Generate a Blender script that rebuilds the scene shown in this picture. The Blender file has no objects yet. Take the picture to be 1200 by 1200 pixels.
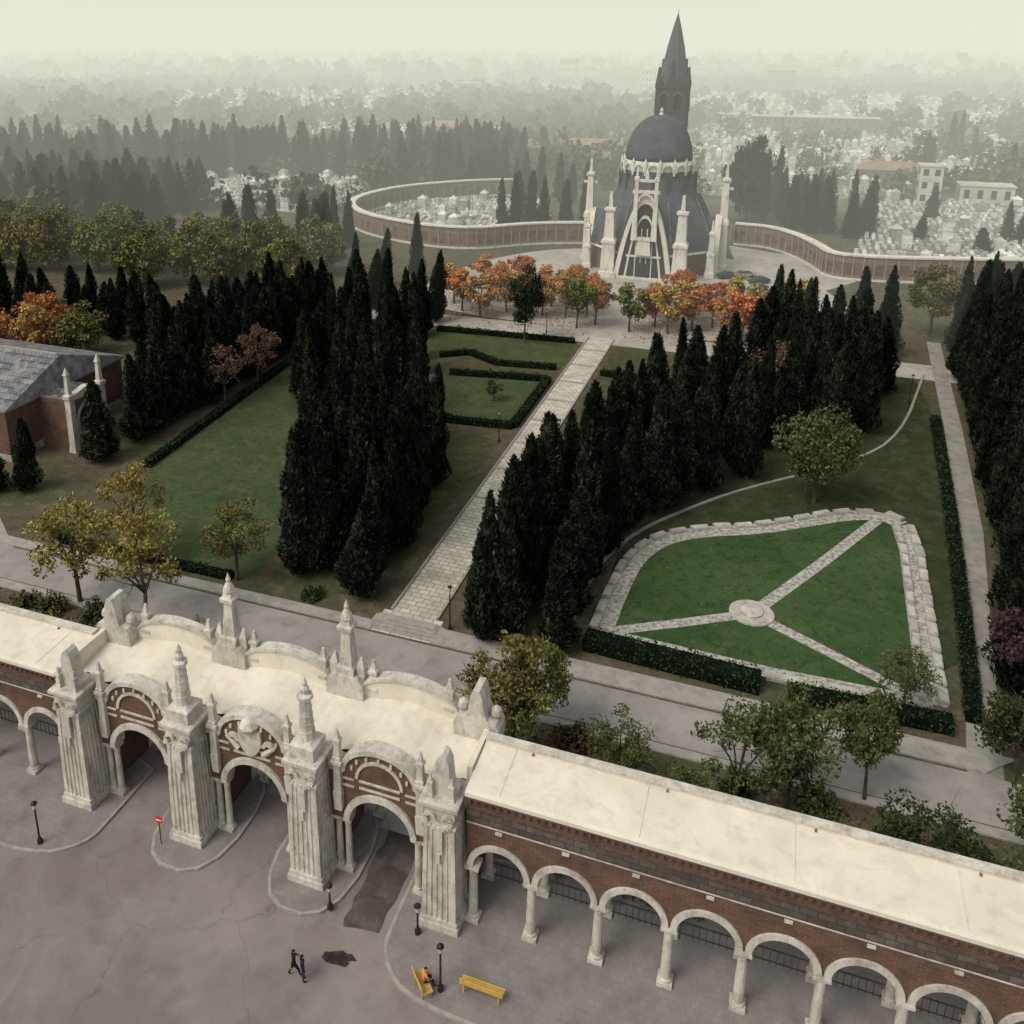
import bpy, math, random
import numpy as np
from mathutils import Vector, Matrix
random.seed(7); rng=np.random.default_rng(7)
SC=bpy.context.scene; COL=SC.collection
pi=math.pi

# ---------------------------------------------------------------- materials
def nd(nt,t,**k):
    n=nt.nodes.new(t)
    for a,v in k.items(): setattr(n,a,v)
    return n
def base(name,rough=.9,spec=.2):
    m=bpy.data.materials.new(name); m.use_nodes=True
    nt=m.node_tree; b=nt.nodes['Principled BSDF']
    if rough>=.75:
        o=nt.nodes['Material Output']; nt.nodes.remove(b); b=nd(nt,'ShaderNodeBsdfDiffuse'); nt.links.new(b.outputs[0],o.inputs['Surface']); b.inputs['Roughness'].default_value=0
        return m,nt,b,b.inputs['Color']
    b.inputs['Roughness'].default_value=rough; b.inputs['Specular IOR Level'].default_value=spec
    return m,nt,b,b.inputs['Base Color']
def rgba(c): return (c[0],c[1],c[2],1)
def mixc(nt,fac,a,b,bt='MIX'):
    n=nd(nt,'ShaderNodeMix',data_type='RGBA',blend_type=bt)
    for s,v in ((0,fac),(6,a),(7,b)):
        if isinstance(v,(int,float)): n.inputs[s].default_value=v
        elif isinstance(v,tuple): n.inputs[s].default_value=rgba(v)
        else: nt.links.new(v,n.inputs[s])
    return n.outputs[2]
def noise(nt,vec,scale,detail=4,lo=.4,hi=.62,rough=.6,dist=0):
    n=nd(nt,'ShaderNodeTexNoise'); n.inputs['Scale'].default_value=scale; n.inputs['Detail'].default_value=detail
    n.inputs['Roughness'].default_value=rough; n.inputs['Distortion'].default_value=dist
    nt.links.new(vec,n.inputs['Vector'])
    r=nd(nt,'ShaderNodeMapRange'); r.inputs[1].default_value=lo; r.inputs[2].default_value=hi
    nt.links.new(n.outputs['Fac'],r.inputs[0])
    return r.outputs[0]
def mul(nt,a,k):
    mm=nd(nt,'ShaderNodeMath',operation='MULTIPLY'); nt.links.new(a,mm.inputs[0]); mm.inputs[1].default_value=k; return mm.outputs[0]
def coords(nt,stretch=(1,1,1)):
    tc=nd(nt,'ShaderNodeTexCoord'); mp=nd(nt,'ShaderNodeMapping')
    mp.inputs['Scale'].default_value=stretch
    nt.links.new(tc.outputs['Object'],mp.inputs['Vector']); return mp.outputs[0]
def cracks(nt,v,scale,width,col,ccol,k=.4):
    wn=nd(nt,'ShaderNodeTexNoise'); wn.inputs['Scale'].default_value=scale*3; wn.inputs['Detail'].default_value=4; nt.links.new(v,wn.inputs['Vector'])
    ad=nd(nt,'ShaderNodeVectorMath',operation='MULTIPLY_ADD'); nt.links.new(wn.outputs['Color'],ad.inputs[0]); ad.inputs[1].default_value=(.32/scale,)*3; nt.links.new(v,ad.inputs[2])
    vo=nd(nt,'ShaderNodeTexVoronoi',feature='DISTANCE_TO_EDGE'); vo.inputs['Scale'].default_value=scale; nt.links.new(ad.outputs[0],vo.inputs['Vector'])
    r=nd(nt,'ShaderNodeMapRange'); r.inputs[1].default_value=0; r.inputs[2].default_value=width; r.inputs[3].default_value=k; r.inputs[4].default_value=0; nt.links.new(vo.outputs['Distance'],r.inputs[0])
    return mixc(nt,r.outputs[0],col,ccol)
def M(name,c1,c2,scale=1.,rough=.9,stretch=(1,1,1),c3=None,s3=8.,f3=.5,lo3=.5,hi3=.7,c4=None,s4=.3,f4=.5,island=0,objcol=False,orand=0,bump=0,bs=10,spec=.2,crack=None,det=4):
    m,nt,b,ci=base(name,rough,spec); v=coords(nt,stretch)
    col=mixc(nt,noise(nt,v,scale,det),c1,c2)
    if c3 is not None: col=mixc(nt,mul(nt,noise(nt,v,s3,det,lo3,hi3),f3),col,c3)
    if c4 is not None: col=mixc(nt,mul(nt,noise(nt,v,s4,min(det+1,5),.48,.66,.65,1.2),f4),col,c4)
    if crack: col=cracks(nt,v,crack[0],crack[1],col,crack[2])
    if island:
        g=nd(nt,'ShaderNodeNewGeometry'); r=nd(nt,'ShaderNodeMapRange'); r.inputs[3].default_value=1-island; r.inputs[4].default_value=1+island
        nt.links.new(g.outputs['Random Per Island'],r.inputs[0]); col=mixc(nt,1.0,col,r.outputs[0],'MULTIPLY')
    if objcol or orand:
        oi=nd(nt,'ShaderNodeObjectInfo')
        if objcol: col=mixc(nt,1.0,col,oi.outputs['Color'],'MULTIPLY')
        if orand:
            r=nd(nt,'ShaderNodeMapRange'); r.inputs[3].default_value=1-orand; r.inputs[4].default_value=1+orand
            nt.links.new(oi.outputs['Random'],r.inputs[0]); col=mixc(nt,1.0,col,r.outputs[0],'MULTIPLY')
    nt.links.new(col,ci)
    if bump:
        n=nd(nt,'ShaderNodeTexNoise'); n.inputs['Scale'].default_value=bs; n.inputs['Detail'].default_value=3; nt.links.new(v,n.inputs['Vector'])
        bp=nd(nt,'ShaderNodeBump'); bp.inputs['Strength'].default_value=bump; bp.inputs['Distance'].default_value=.1
        nt.links.new(n.outputs['Fac'],bp.inputs['Height']); nt.links.new(bp.outputs[0],b.inputs['Normal'])
    return m
def BR(name,c1,c2,mortar,w,h,ms=.01,flat=False,rough=.9,c3=(.1,.09,.08),f3=.5,s3=.7,noff=.5):
    m,nt,b,ci=base(name,rough); v=coords(nt)
    if not flat:
        sp=nd(nt,'ShaderNodeSeparateXYZ'); nt.links.new(v,sp.inputs[0]); ad=nd(nt,'ShaderNodeMath',operation='ADD')
        nt.links.new(sp.outputs[0],ad.inputs[0]); nt.links.new(sp.outputs[1],ad.inputs[1])
        cb=nd(nt,'ShaderNodeCombineXYZ'); nt.links.new(ad.outputs[0],cb.inputs[0]); nt.links.new(sp.outputs[2],cb.inputs[1]); bv=cb.outputs[0]
    else: bv=v
    t=nd(nt,'ShaderNodeTexBrick'); nt.links.new(bv,t.inputs['Vector'])
    t.inputs['Color1'].default_value=rgba(c1);t.inputs['Color2'].default_value=rgba(c2);t.inputs['Mortar'].default_value=rgba(mortar)
    t.inputs['Scale'].default_value=1;t.inputs['Mortar Size'].default_value=ms;t.inputs['Brick Width'].default_value=w;t.inputs['Row Height'].default_value=h
    t.offset=noff
    nt.links.new(mixc(nt,mul(nt,noise(nt,v,s3,5,.42,.7),f3),t.outputs['Color'],c3),ci)
    return m

white=M('white_stone',(.47,.45,.395),(.60,.58,.52),.8,c3=(.19,.175,.15),s3=1.7,f3=.65,lo3=.49,hi3=.74,c4=(.14,.13,.11),s4=3.5,f4=.35,stretch=(1,1,.5),bump=.25,bs=6)
whiteC=M('white_stone_chapel',(.60,.58,.52),(.68,.66,.60),.3,c3=(.26,.25,.22),s3=1.0,f3=.6,stretch=(1,1,.4))
whiteroof=M('cream_roof_membrane',(.63,.60,.51),(.71,.68,.58),.25,c3=(.40,.35,.27),s3=1.4,f3=.45,lo3=.54,hi3=.8,c4=(.48,.44,.36),s4=.5,f4=.4,bump=.18,bs=2.5)
brick=BR('brick',(.165,.088,.060),(.12,.062,.045),(.16,.14,.12),.5,.14,.015,c3=(.065,.052,.045),f3=.7,s3=.9)
brickD=BR('dark_tower_brick',(.070,.056,.052),(.052,.044,.042),(.08,.072,.068),.6,.2,.02,c3=(.045,.045,.05),f3=.6)
wallbr=BR('niche_wall_brick',(.22,.15,.125),(.18,.12,.10),(.25,.21,.18),.6,.2,.02,c3=(.12,.10,.085),f3=.6,s3=.3)
greystone=BR('frieze_stone',(.16,.13,.11),(.085,.072,.064),(.05,.04,.035),.8,.36,.02,c3=(.055,.046,.04),f3=.7,s3=2)
slate=BR('slate',(.10,.11,.125),(.08,.088,.10),(.06,.066,.075),.5,.25,.02,c3=(.15,.155,.165),f3=.5,s3=.4)
slateL=BR('slate_mossy',(.17,.175,.19),(.12,.125,.14),(.06,.063,.07),.6,.3,.03,c3=(.34,.33,.31),f3=.7,s3=.9)
darkiron=M('black_iron',(.015,.015,.015),(.03,.03,.03),5,rough=.5,det=0)
brownrail=M('brown_railing_paint',(.07,.06,.045),(.09,.075,.055),5,det=0)
glassdark=M('dark_window_glass',(.02,.025,.03),(.035,.04,.045),2,rough=.2,spec=.5,det=0)
asphalt=M('plaza_asphalt',(.185,.162,.160),(.24,.215,.21),.14,c3=(.14,.122,.12),s3=.5,f3=.55,c4=(.28,.255,.247),s4=.2,f4=.45,bump=.2,bs=30,crack=(.11,.005,(.09,.075,.07)))
darkasph=M('dark_asphalt',(.065,.057,.055),(.095,.085,.08),.5,c3=(.15,.132,.13),s3=.8,f3=.8)
paveg=BR('grey_pavement',(.24,.225,.218),(.222,.208,.202),(.19,.176,.170),.4,.4,.015,flat=True,c3=(.14,.127,.122),f3=.7,s3=.6)
kerbm=M('kerb_granite',(.34,.32,.29),(.26,.25,.23),2)
roadm=M('garden_road',(.26,.25,.24),(.32,.305,.29),.16,c3=(.18,.17,.162),s3=.7,f3=.6,c4=(.37,.35,.325),s4=.4,f4=.4)
lightroad=M('pale_road',(.34,.33,.30),(.42,.40,.365),.12,c3=(.23,.215,.18),s3=.5,f3=.6)
pathm=BR('path_paving',(.60,.58,.52),(.44,.425,.375),(.22,.22,.16),.9,.6,.04,flat=True,c3=(.26,.25,.19),f3=.6,s3=.5)
pebble=M('pebble_path',(.46,.45,.41),(.17,.17,.145),2.6,c3=(.55,.54,.50),s3=5,f3=.6)
earth=M('ground_earth',(.105,.09,.064),(.07,.08,.04),.14,c3=(.17,.145,.11),s3=.7,f3=.7,c4=(.045,.04,.028),s4=1.4,f4=.6,bump=.4,bs=3)
farland=M('far_land',(.10,.115,.06),(.16,.15,.09),.012,c3=(.05,.07,.035),s3=.05,f3=.8,det=2)
lawn=M('lawn_grass',(.052,.078,.036),(.072,.098,.046),.15,c3=(.12,.115,.068),s3=.5,f3=.65,c4=(.032,.052,.024),s4=1.3,f4=.75,bump=.9,bs=7)
lawnb=M('bright_lawn_grass',(.044,.082,.031),(.060,.102,.040),.12,c3=(.10,.118,.056),s3=.4,f3=.6,c4=(.025,.050,.019),s4=1.1,f4=.75,bump=.9,bs=7)
lawnd=M('dry_lawn_grass',(.080,.080,.042),(.060,.072,.034),.15,c3=(.14,.118,.078),s3=.6,f3=.7,c4=(.04,.04,.024),s4=1.5,f4=.6,bump=.8,bs=7)
lawnm=M('mown_lawn',(.060,.078,.037),(.076,.094,.043),.3,c3=(.12,.112,.062),s3=.6,f3=.6,c4=(.035,.048,.022),s4=1.2,f4=.6,bump=.6)
darkg=M('dark_grass',(.038,.052,.026),(.052,.068,.032),.3,c3=(.10,.085,.058),s3=.5,f3=.7,c4=(.02,.028,.014),s4=1.2,f4=.6,bump=.8)  # darker green-brown grass than the other lawns
hedgem=M('hedge_leaves',(.020,.034,.016),(.038,.056,.025),.8,island=.45,det=1)
cypm=M('cypress_leaves',(.013,.018,.012),(.035,.044,.026),.5,island=.6,orand=.4,det=1)
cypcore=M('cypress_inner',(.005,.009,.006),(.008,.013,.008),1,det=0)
leafm=M('tree_leaves',(.72,.72,.72),(1.2,1.15,1.0),.45,island=.45,objcol=True,det=1)
barkm=M('bark',(.07,.055,.04),(.12,.10,.075),3,stretch=(1,1,.3),det=1)
farleaf=M('distant_leaves',(.050,.068,.036),(.10,.105,.045),.02,c3=(.020,.034,.02),s3=.035,f3=.9,lo3=.48,hi3=.56,c4=(.18,.12,.05),s4=.012,f4=.6,island=.5,det=1)
tomb=M('tomb_stone',(.42,.41,.39),(.60,.59,.56),.25,island=.5,c3=(.16,.155,.14),s3=2,f3=.5,det=1)
slabm=M('memorial_slab_stone',(.38,.37,.34),(.48,.47,.435),.7,island=.15,c3=(.18,.17,.145),s3=2,f3=.65)
bld=M('pale_render',(.46,.44,.40),(.56,.53,.48),.1,c3=(.25,.24,.22),s3=.4,f3=.4,det=1)
bldbr=M('brown_brick_wall',(.13,.088,.07),(.17,.12,.092),.3,det=2)
rooft=M('roof_tile',(.25,.16,.11),(.3,.21,.15),.4,det=2)
yellowp=M('yellow_painted_wood',(.50,.33,.07),(.58,.39,.10),3,rough=.6)
redp=M('red_sign_paint',(.5,.03,.03),(.55,.04,.04),3,rough=.4)
whitep=M('white_sign_paint',(.75,.75,.75),(.8,.8,.8),3,rough=.4)
skin=M('skin',(.45,.27,.19),(.5,.3,.22),8,rough=.6)
clothd=M('dark_cloth',(.018,.018,.025),(.03,.03,.035),8)
clothb=M('denim_cloth',(.03,.04,.07),(.04,.05,.09),8)
clotho=M('orange_cloth',(.55,.22,.08),(.6,.27,.1),8)
hairm=M('hair',(.02,.013,.008),(.03,.02,.012),20)
lampg=M('lamp_glass',(.5,.5,.48),(.55,.55,.52),4,rough=.3)
carp=M('car_paint',(.9,.9,.9),(1,1,1),1,objcol=True,rough=.3,spec=.5)
rubber=M('rubber',(.02,.02,.02),(.03,.03,.03),5)
darkred=M('niche_tile',(.11,.065,.055),(.19,.12,.10),.6,det=1)
conc=M('sidewalk_concrete',(.35,.34,.31),(.29,.28,.26),.7,c3=(.2,.19,.16),s3=1.2,f3=.6)

# ---------------------------------------------------------------- mesh builder
class MB:
    def __init__(s): s.v=[];s.f=[];s.m=[];s.mats=[];s.T=None
    def add(s,vs,fs,mat):
        if mat not in s.mats: s.mats.append(mat)
        i=s.mats.index(mat); o=len(s.v)
        if s.T is not None: vs=[tuple(s.T@Vector(p)) for p in vs]
        s.v+=[tuple(p) for p in vs]
        for f in fs: s.f.append(tuple(o+k for k in f)); s.m.append(i)
    def box(s,x0,x1,y0,y1,z0,z1,mat):
        s.add([(x0,y0,z0),(x1,y0,z0),(x1,y1,z0),(x0,y1,z0),(x0,y0,z1),(x1,y0,z1),(x1,y1,z1),(x0,y1,z1)],
              [(0,3,2,1),(4,5,6,7),(0,1,5,4),(1,2,6,5),(2,3,7,6),(3,0,4,7)],mat)
    def cbox(s,x,y,z0,z1,wx,wy,mat): s.box(x-wx/2,x+wx/2,y-wy/2,y+wy/2,z0,z1,mat)
    def prism_y(s,pts,y0,y1,mat):
        n=len(pts); v=[(p[0],y0,p[1]) for p in pts]+[(p[0],y1,p[1]) for p in pts]
        s.add(v,[tuple(range(n)),tuple(range(2*n-1,n-1,-1))]+[((i+1)%n,i,n+i,n+(i+1)%n) for i in range(n)],mat)
    def prism_z(s,pts,z0,z1,mat):
        n=len(pts); v=[(p[0],p[1],z0) for p in pts]+[(p[0],p[1],z1) for p in pts]
        s.add(v,[tuple(range(n-1,-1,-1)),tuple(range(n,2*n))]+[(i,(i+1)%n,n+(i+1)%n,n+i) for i in range(n)],mat)
    def frust(s,poly,cx,cy,levels,mat):
        n=len(poly); v=[]
        for sc,z in levels: v+=[(cx+p[0]*sc,cy+p[1]*sc,z) for p in poly]
        fs=[tuple(range(n-1,-1,-1)),tuple(range((len(levels)-1)*n,len(levels)*n))]
        for L in range(len(levels)-1):
            for i in range(n): fs.append((L*n+i,L*n+(i+1)%n,(L+1)*n+(i+1)%n,(L+1)*n+i))
        s.add(v,fs,mat)
    def lathe(s,cx,cy,prof,n,mat,rot=0):
        poly=[(math.cos(rot+2*pi*i/n),math.sin(rot+2*pi*i/n)) for i in range(n)]
        s.frust(poly,cx,cy,[(max(r,.001),z) for r,z in prof],mat)
    def sq(s,cx,cy,prof,mat): s.lathe(cx,cy,[(r*1.4142,z) for r,z in prof],4,mat,pi/4)
    def tube(s,p0,p1,r0,r1,n,mat):
        p0=Vector(p0);p1=Vector(p1);d=(p1-p0).normalized();a=d.orthogonal().normalized();b=d.cross(a)
        v=[p0+(a*math.cos(2*pi*i/n)+b*math.sin(2*pi*i/n))*r0 for i in range(n)]+[p1+(a*math.cos(2*pi*i/n)+b*math.sin(2*pi*i/n))*r1 for i in range(n)]
        s.add([tuple(p) for p in v],[tuple(range(n-1,-1,-1)),tuple(range(n,2*n))]+[(i,(i+1)%n,n+(i+1)%n,n+i) for i in range(n)],mat)
    def strip(s,inner,outer,y0,y1,mat):
        n=len(inner); v=[(p[0],y0,p[1]) for p in inner]+[(p[0],y0,p[1]) for p in outer]+[(p[0],y1,p[1]) for p in inner]+[(p[0],y1,p[1]) for p in outer]
        fs=[]
        for i in range(n-1):
            j=i+1
            fs+=[(i,j,n+j,n+i),(2*n+j,2*n+i,3*n+i,3*n+j),(j,i,2*n+i,2*n+j),(n+i,n+j,3*n+j,3*n+i)]
        fs+=[(0,n,3*n,2*n),(n-1,2*n-1+0,4*n-1,3*n-1)]
        s.add(v,fs,mat)
    def ring(s,cx,zs,r0,r1,y0,y1,mat,n=14,legs=0):
        A=[pi-pi*i/n for i in range(n+1)]
        I=[(cx+r0*math.cos(a),zs+r0*math.sin(a)) for a in A];O=[(cx+r1*math.cos(a),zs+r1*math.sin(a)) for a in A]
        if legs:
            I=[(cx-r0,zs-legs)]+I+[(cx+r0,zs-legs)];O=[(cx-r1,zs-legs)]+O+[(cx+r1,zs-legs)]
        s.strip(I,O,y0,y1,mat)
    def archwall(s,x0,x1,z0,top,cx,r,zs,y0,y1,mat,n=14):
        A=[pi-pi*i/n for i in range(n+1)]
        pts=[(x0,z0)]
        if z0<zs-.01: pts.append((cx-r,z0))
        pts+=[(cx+r*math.cos(a),zs+r*math.sin(a)) for a in A]
        if z0<zs-.01: pts.append((cx+r,z0))
        pts.append((x1,z0))
        if isinstance(top,(int,float)): pts+=[(x1,top),(x0,top)]
        else: pts+=list(reversed(top))
        s.prism_y(pts,y0,y1,mat)
    def obj(s,name,parent=None,loc=None,smooth=False):
        me=bpy.data.meshes.new(name); me.from_pydata(s.v,[],s.f)
        for m in s.mats: me.materials.append(m)
        me.polygons.foreach_set('material_index',s.m)
        if smooth: me.polygons.foreach_set('use_smooth',[True]*len(s.f))
        me.update()
        o=bpy.data.objects.new(name,me); COL.objects.link(o)
        if parent: o.parent=parent
        if loc: o.location=loc
        return o
def empty(name,loc=(0,0,0)):
    e=bpy.data.objects.new(name,None); COL.objects.link(e); e.location=loc; e.empty_display_size=.5; return e
def sheet(name,pts,z,mat):
    me=bpy.data.meshes.new(name); me.from_pydata([(p[0],p[1],z) for p in pts],[],[tuple(range(len(pts)))]); me.materials.append(mat)
    o=bpy.data.objects.new(name,me); COL.objects.link(o)
    if me.polygons[0].normal.z<0: me.flip_normals()
    return o
def smoothpoly(pts,it=2,closed=False):
    for _ in range(it):
        q=[]; n=len(pts)
        if not closed: q.append(pts[0])
        for i in (range(n) if closed else range(n-1)):
            a=pts[i];b=pts[(i+1)%n]
            q.append((a[0]*.75+b[0]*.25,a[1]*.75+b[1]*.25)); q.append((a[0]*.25+b[0]*.75,a[1]*.25+b[1]*.75))
        if not closed: q.append(pts[-1])
        pts=q
    return pts
def ragged(pts,step=1.0,amp=.18):
    out=[];n=len(pts)
    for i in range(n):
        a=pts[i];b=pts[(i+1)%n];l=math.hypot(b[0]-a[0],b[1]-a[1]);k=max(1,int(l/step))
        for j in range(k): t=j/k; out.append((a[0]+(b[0]-a[0])*t+random.uniform(-amp,amp),a[1]+(b[1]-a[1])*t+random.uniform(-amp,amp)))
    return out
def offset(pts,w):
    out=[]
    for i,p in enumerate(pts):
        a=pts[max(0,i-1)];b=pts[min(len(pts)-1,i+1)]
        dx,dy=b[0]-a[0],b[1]-a[1];l=math.hypot(dx,dy) or 1
        out.append((p[0]-dy/l*w,p[1]+dx/l*w))
    return out
def ribbon(name,pts,w,z,mat,z0=None,parent=None):
    L=offset(pts,w/2);R=offset(pts,-w/2);n=len(pts)
    b=MB()
    if z0 is None:
        b.add([(p[0],p[1],z) for p in R]+[(p[0],p[1],z) for p in L],[(i,i+1,n+i+1,n+i) for i in range(n-1)],mat)
    else:
        v=[(p[0],p[1],z) for p in R]+[(p[0],p[1],z) for p in L]+[(p[0],p[1],z0) for p in R]+[(p[0],p[1],z0) for p in L]
        f=[(0,n,3*n,2*n),(n-1,3*n-1,4*n-1,2*n-1)]
        for i in range(n-1): f+=[(i,i+1,n+i+1,n+i),(2*n+i,2*n+i+1,i+1,i),(n+i,n+i+1,3*n+i+1,3*n+i)]
        b.add(v,f,mat)
    return b.obj(name,parent)

# ---------------------------------------------------------------- foliage
def leafquads(P,U,W): return np.stack([P-U,P+W,P+U,P-W],1)
def unit(a): return a/np.maximum(np.linalg.norm(a,axis=1,keepdims=True),1e-6)
def foliage_mesh(name,quads,leafmat,mb=None):
    q=quads.reshape(-1,3); n=len(quads)
    vs=q.tolist(); fs=np.arange(4*n).reshape(-1,4).tolist(); mi=[0]*n; mats=[leafmat]
    if mb is not None:
        o=len(vs); vs+=mb.v; fs+=[tuple(o+k for k in f) for f in mb.f]; mi+=[1+k for k in mb.m]; mats+=mb.mats
    me=bpy.data.meshes.new(name); me.from_pydata(vs,[],fs)
    for m in mats: me.materials.append(m)
    me.polygons.foreach_set('material_index',mi); me.update(); return me
def cyp_profile(t,k): return np.minimum(1,(t/.12+.35))*np.power(np.clip(1-t,0,1),k)*1.0
def cypress(seed,h,R,n,leaf):
    r=np.random.default_rng(seed)
    k=.5+.22*r.random()
    t=r.random(n*2); w=cyp_profile(t,k); keep=r.random(n*2)<w+.12; t=t[keep][:n]; N=len(t)
    th=r.random(N)*2*pi
    ph=r.random(6)*6.28
    def lump(th,t): return 1+.15*np.sin(3*th+ph[0]+5*t)+.12*np.sin(5*th+ph[1]-9*t)+.13*np.sin(2*th+ph[2]+17*t)+.09*np.sin(4*th+ph[3]+31*t)
    rad=R*cyp_profile(t,k)*lump(th,t)*(.70+.42*np.sqrt(r.random(N)))
    lx=np.sin(t*3+ph[4])*.16*R; ly=np.cos(t*2.5+ph[5])*.16*R
    P=np.stack([rad*np.cos(th)+lx,rad*np.sin(th)+ly,.5+t*(h-.5)],1)
    out=np.stack([np.cos(th),np.sin(th),np.zeros(N)],1)
    U=unit(out*.55+np.array([0,0,1.])+r.normal(0,.4,(N,3)))*(leaf*(.6+.8*r.random((N,1))))
    tan=np.stack([-np.sin(th),np.cos(th),np.zeros(N)],1)
    W=unit(tan+r.normal(0,.5,(N,3)))*(leaf*.42)
    b=MB(); n2=10
    lv=[.02,.1,.25,.4,.55,.7,.82,.92]
    V=[];F=[]
    for i,tt in enumerate(lv):
        for j in range(n2):
            a=2*pi*j/n2; rr=R*.74*float(cyp_profile(np.array(tt),k)*lump(np.array(a),np.array(tt)))
            V.append((rr*math.cos(a)+math.sin(tt*3+ph[4])*.16*R,rr*math.sin(a)+math.cos(tt*2.5+ph[5])*.16*R,.5+tt*(h-.5)))
    for i in range(len(lv)-1):
        for j in range(n2): F.append((i*n2+j,i*n2+(j+1)%n2,(i+1)*n2+(j+1)%n2,(i+1)*n2+j))
    F.append(tuple(range((len(lv)-1)*n2,len(lv)*n2)))
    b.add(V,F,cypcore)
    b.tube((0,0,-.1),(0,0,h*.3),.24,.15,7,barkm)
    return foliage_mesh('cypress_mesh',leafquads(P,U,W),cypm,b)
def decid(seed,h,R,nl,leaf,trunk=.3,clumps=30,tr=.16):
    r=np.random.default_rng(seed); b=MB()
    zb=h*trunk
    p=Vector((0,0,-.1)); q=Vector((r.normal(0,.15),r.normal(0,.15),zb)); b.tube(p,q,tr*1.25,tr*.85,7,barkm)
    nb=7
    for i in range(nb):
        a=2*pi*i/nb+r.normal(0,.3); rr=R*(.45+.3*r.random()); z=zb+(h-zb)*(.25+.45*r.random())
        e=Vector((rr*math.cos(a),rr*math.sin(a),z)); mid=q.lerp(e,.5)+Vector((0,0,.35)); b.tube(q,mid,tr*.6,tr*.4,5,barkm); b.tube(mid,e,tr*.4,tr*.18,5,barkm)
        for _ in range(3):
            e2=e+Vector(r.normal(0,R*.28,3)); b.tube(mid.lerp(e,.6),e2,tr*.2,tr*.06,4,barkm)
    top=Vector((r.normal(0,.3),r.normal(0,.3),h*.88)); b.tube(q,top,tr*.8,tr*.15,5,barkm)
    zc=zb+(h-zb)*.5; hz=(h-zb)*.52
    C=[]
    while len(C)<clumps:
        d=r.normal(size=3); d/=np.linalg.norm(d); s=.4+.65*r.random()**.6
        C.append((d[0]*R*.85*s,d[1]*R*.85*s,zc+d[2]*hz*.88*s))
    C=np.array(C); rc=(.16+.18*r.random(clumps))*R
    idx=r.integers(0,clumps,nl)
    d=unit(r.normal(size=(nl,3))); P=C[idx]+d*(rc[idx,None])*(r.random((nl,1))**.4*1.1)*np.array([1,1,.8])
    U=unit(r.normal(size=(nl,3))+d*.5)*leaf*(.6+.7*r.random((nl,1)))
    W=unit(np.cross(U,r.normal(size=(nl,3))))*leaf*.55
    return foliage_mesh('tree_mesh',leafquads(P,U,W),leafm,b)
def place(name,me,x,y,h=1.,w=1.,col=None,z=0):
    o=bpy.data.objects.new(name,me); COL.objects.link(o); o.location=(x,y,z); o.rotation_euler=(random.uniform(-.03,.03),random.uniform(-.03,.03),random.random()*6.28)
    o.scale=(w,w,h)
    if col: o.color=(*col,1)
    return o
CY=[cypress(s,15,1.8,3600,.31) for s in (1,2,3,4,5,6,7,8)]
CYF=[cypress(s,15,2.0,900,.58) for s in (11,12,13)]
DE=[decid(21,9,3.6,4600,.20,.28,46),decid(22,9,3.4,4200,.20,.3,38),decid(23,9,3.8,4800,.20,.26,50)]
DS=[decid(31,9,3.2,2400,.18,.3,28),decid(32,9,3.4,2100,.18,.3,24)]
DP=[decid(41,11,5.2,3800,.38,.12,40,tr=.3),decid(42,11,5.4,3800,.38,.12,44,tr=.3)]
DO=[decid(51,8,3.3,2400,.27,.32,28),decid(52,8,3.2,2200,.27,.32,26)]
def cyp(x,y,h=15,far=False,w=None):
    me=random.choice(CYF if far else CY); hh=h/15*random.uniform(.86,1.1)
    place('cypress_tree',me,x+random.uniform(-.6,.6),y+random.uniform(-.6,.6),hh,w or random.uniform(.72,1.08))
near=[(-5,27,9),(-6,31,14),(-5.5,35,15),(-6,39,15),(-6.5,43,15),(-7,47,14),(-12.5,27,14),(-13,31,15),(-12,35,15),(-13,39,14),(-13,43,15),(-12.5,47,15),(-14,52,14),(-15,57,14),(-9.5,29,14),(-9,33,15),(-9.5,40,15),(-9,46,15),(-10,51,13),(-11.5,56,13),(-12.7,33,14),(-12.8,41,15),(-5.6,33,13),(-6,37,15),(-6.3,41,15),(-13,49.5,14),
(7,24,13),(8,28,14),(8,32,14),(8,36,15),(9,40,14),(10,44,15),(11,49,14),(12,54,14),(13,59,14),(14,64,14),(15,70,14),(17,74,13),(21,75,13),(12.5,24.5,9),(12.5,30,12),(12,35,14),(13,39,14),(14,44,14),(17,49,14),(18,54,13),(21,56,14),(17,62,14),(22,64,13),(20,69,14),(24,60,13),(25,69,13),(7.6,26,13),(8,30,14),(8.2,34,14),(8.5,38,15),(9.6,42,14),(11.5,51.5,14),(13.5,61.5,14),(19,59,13),(19,66,13)]
upl=[(-45,88),(-39,91),(-27,95),(-28,103),(-34,71),(-28,70),(-21,65),(-27,57),(-21,54),(-16,60),(-31,78),(-25,76),(-35,82),(-30,88),(-24,84),(-22,71),(-18,64),(-24,61),(-17,53),(-21,78),(-33,95),(-36,100),(-31,64),(-35,76),(-38,84),(-40,98),(-41,106),(-45,121),(-42,126),(-48,112),(-24,52),(-29,74),(-18,70),(-27,82),(-33,68),(-24,67),(-29,92),(-36,90),(-20,61)]
r2=[(26,104),(30,110),(37,114),(40,93),(33,73),(29,70),(31,80),(36,84),(28,90),(33,97),(38,104),(25,96),(41,110),(28,76),(34,90),(37,78),(26,83),(30,102),(36,98),(24,88),(31,86),(38,89),(34,106),(27,99),(32,76)]
for x,y,h in near: cyp(x,y,h)
for x,y in upl: cyp(x,y,random.uniform(11.5,14))
for x,y in r2: cyp(x,y,random.uniform(11.5,15))
y=46.
while y<94:
    cyp(-43.5+random.uniform(-.5,.5),y,random.uniform(9.5,13))
    if y>50: cyp(-47.5,y+1.5,random.uniform(10,12.5))
    if y>60: cyp(-51.5,y,12)
    y+=2.6
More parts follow.
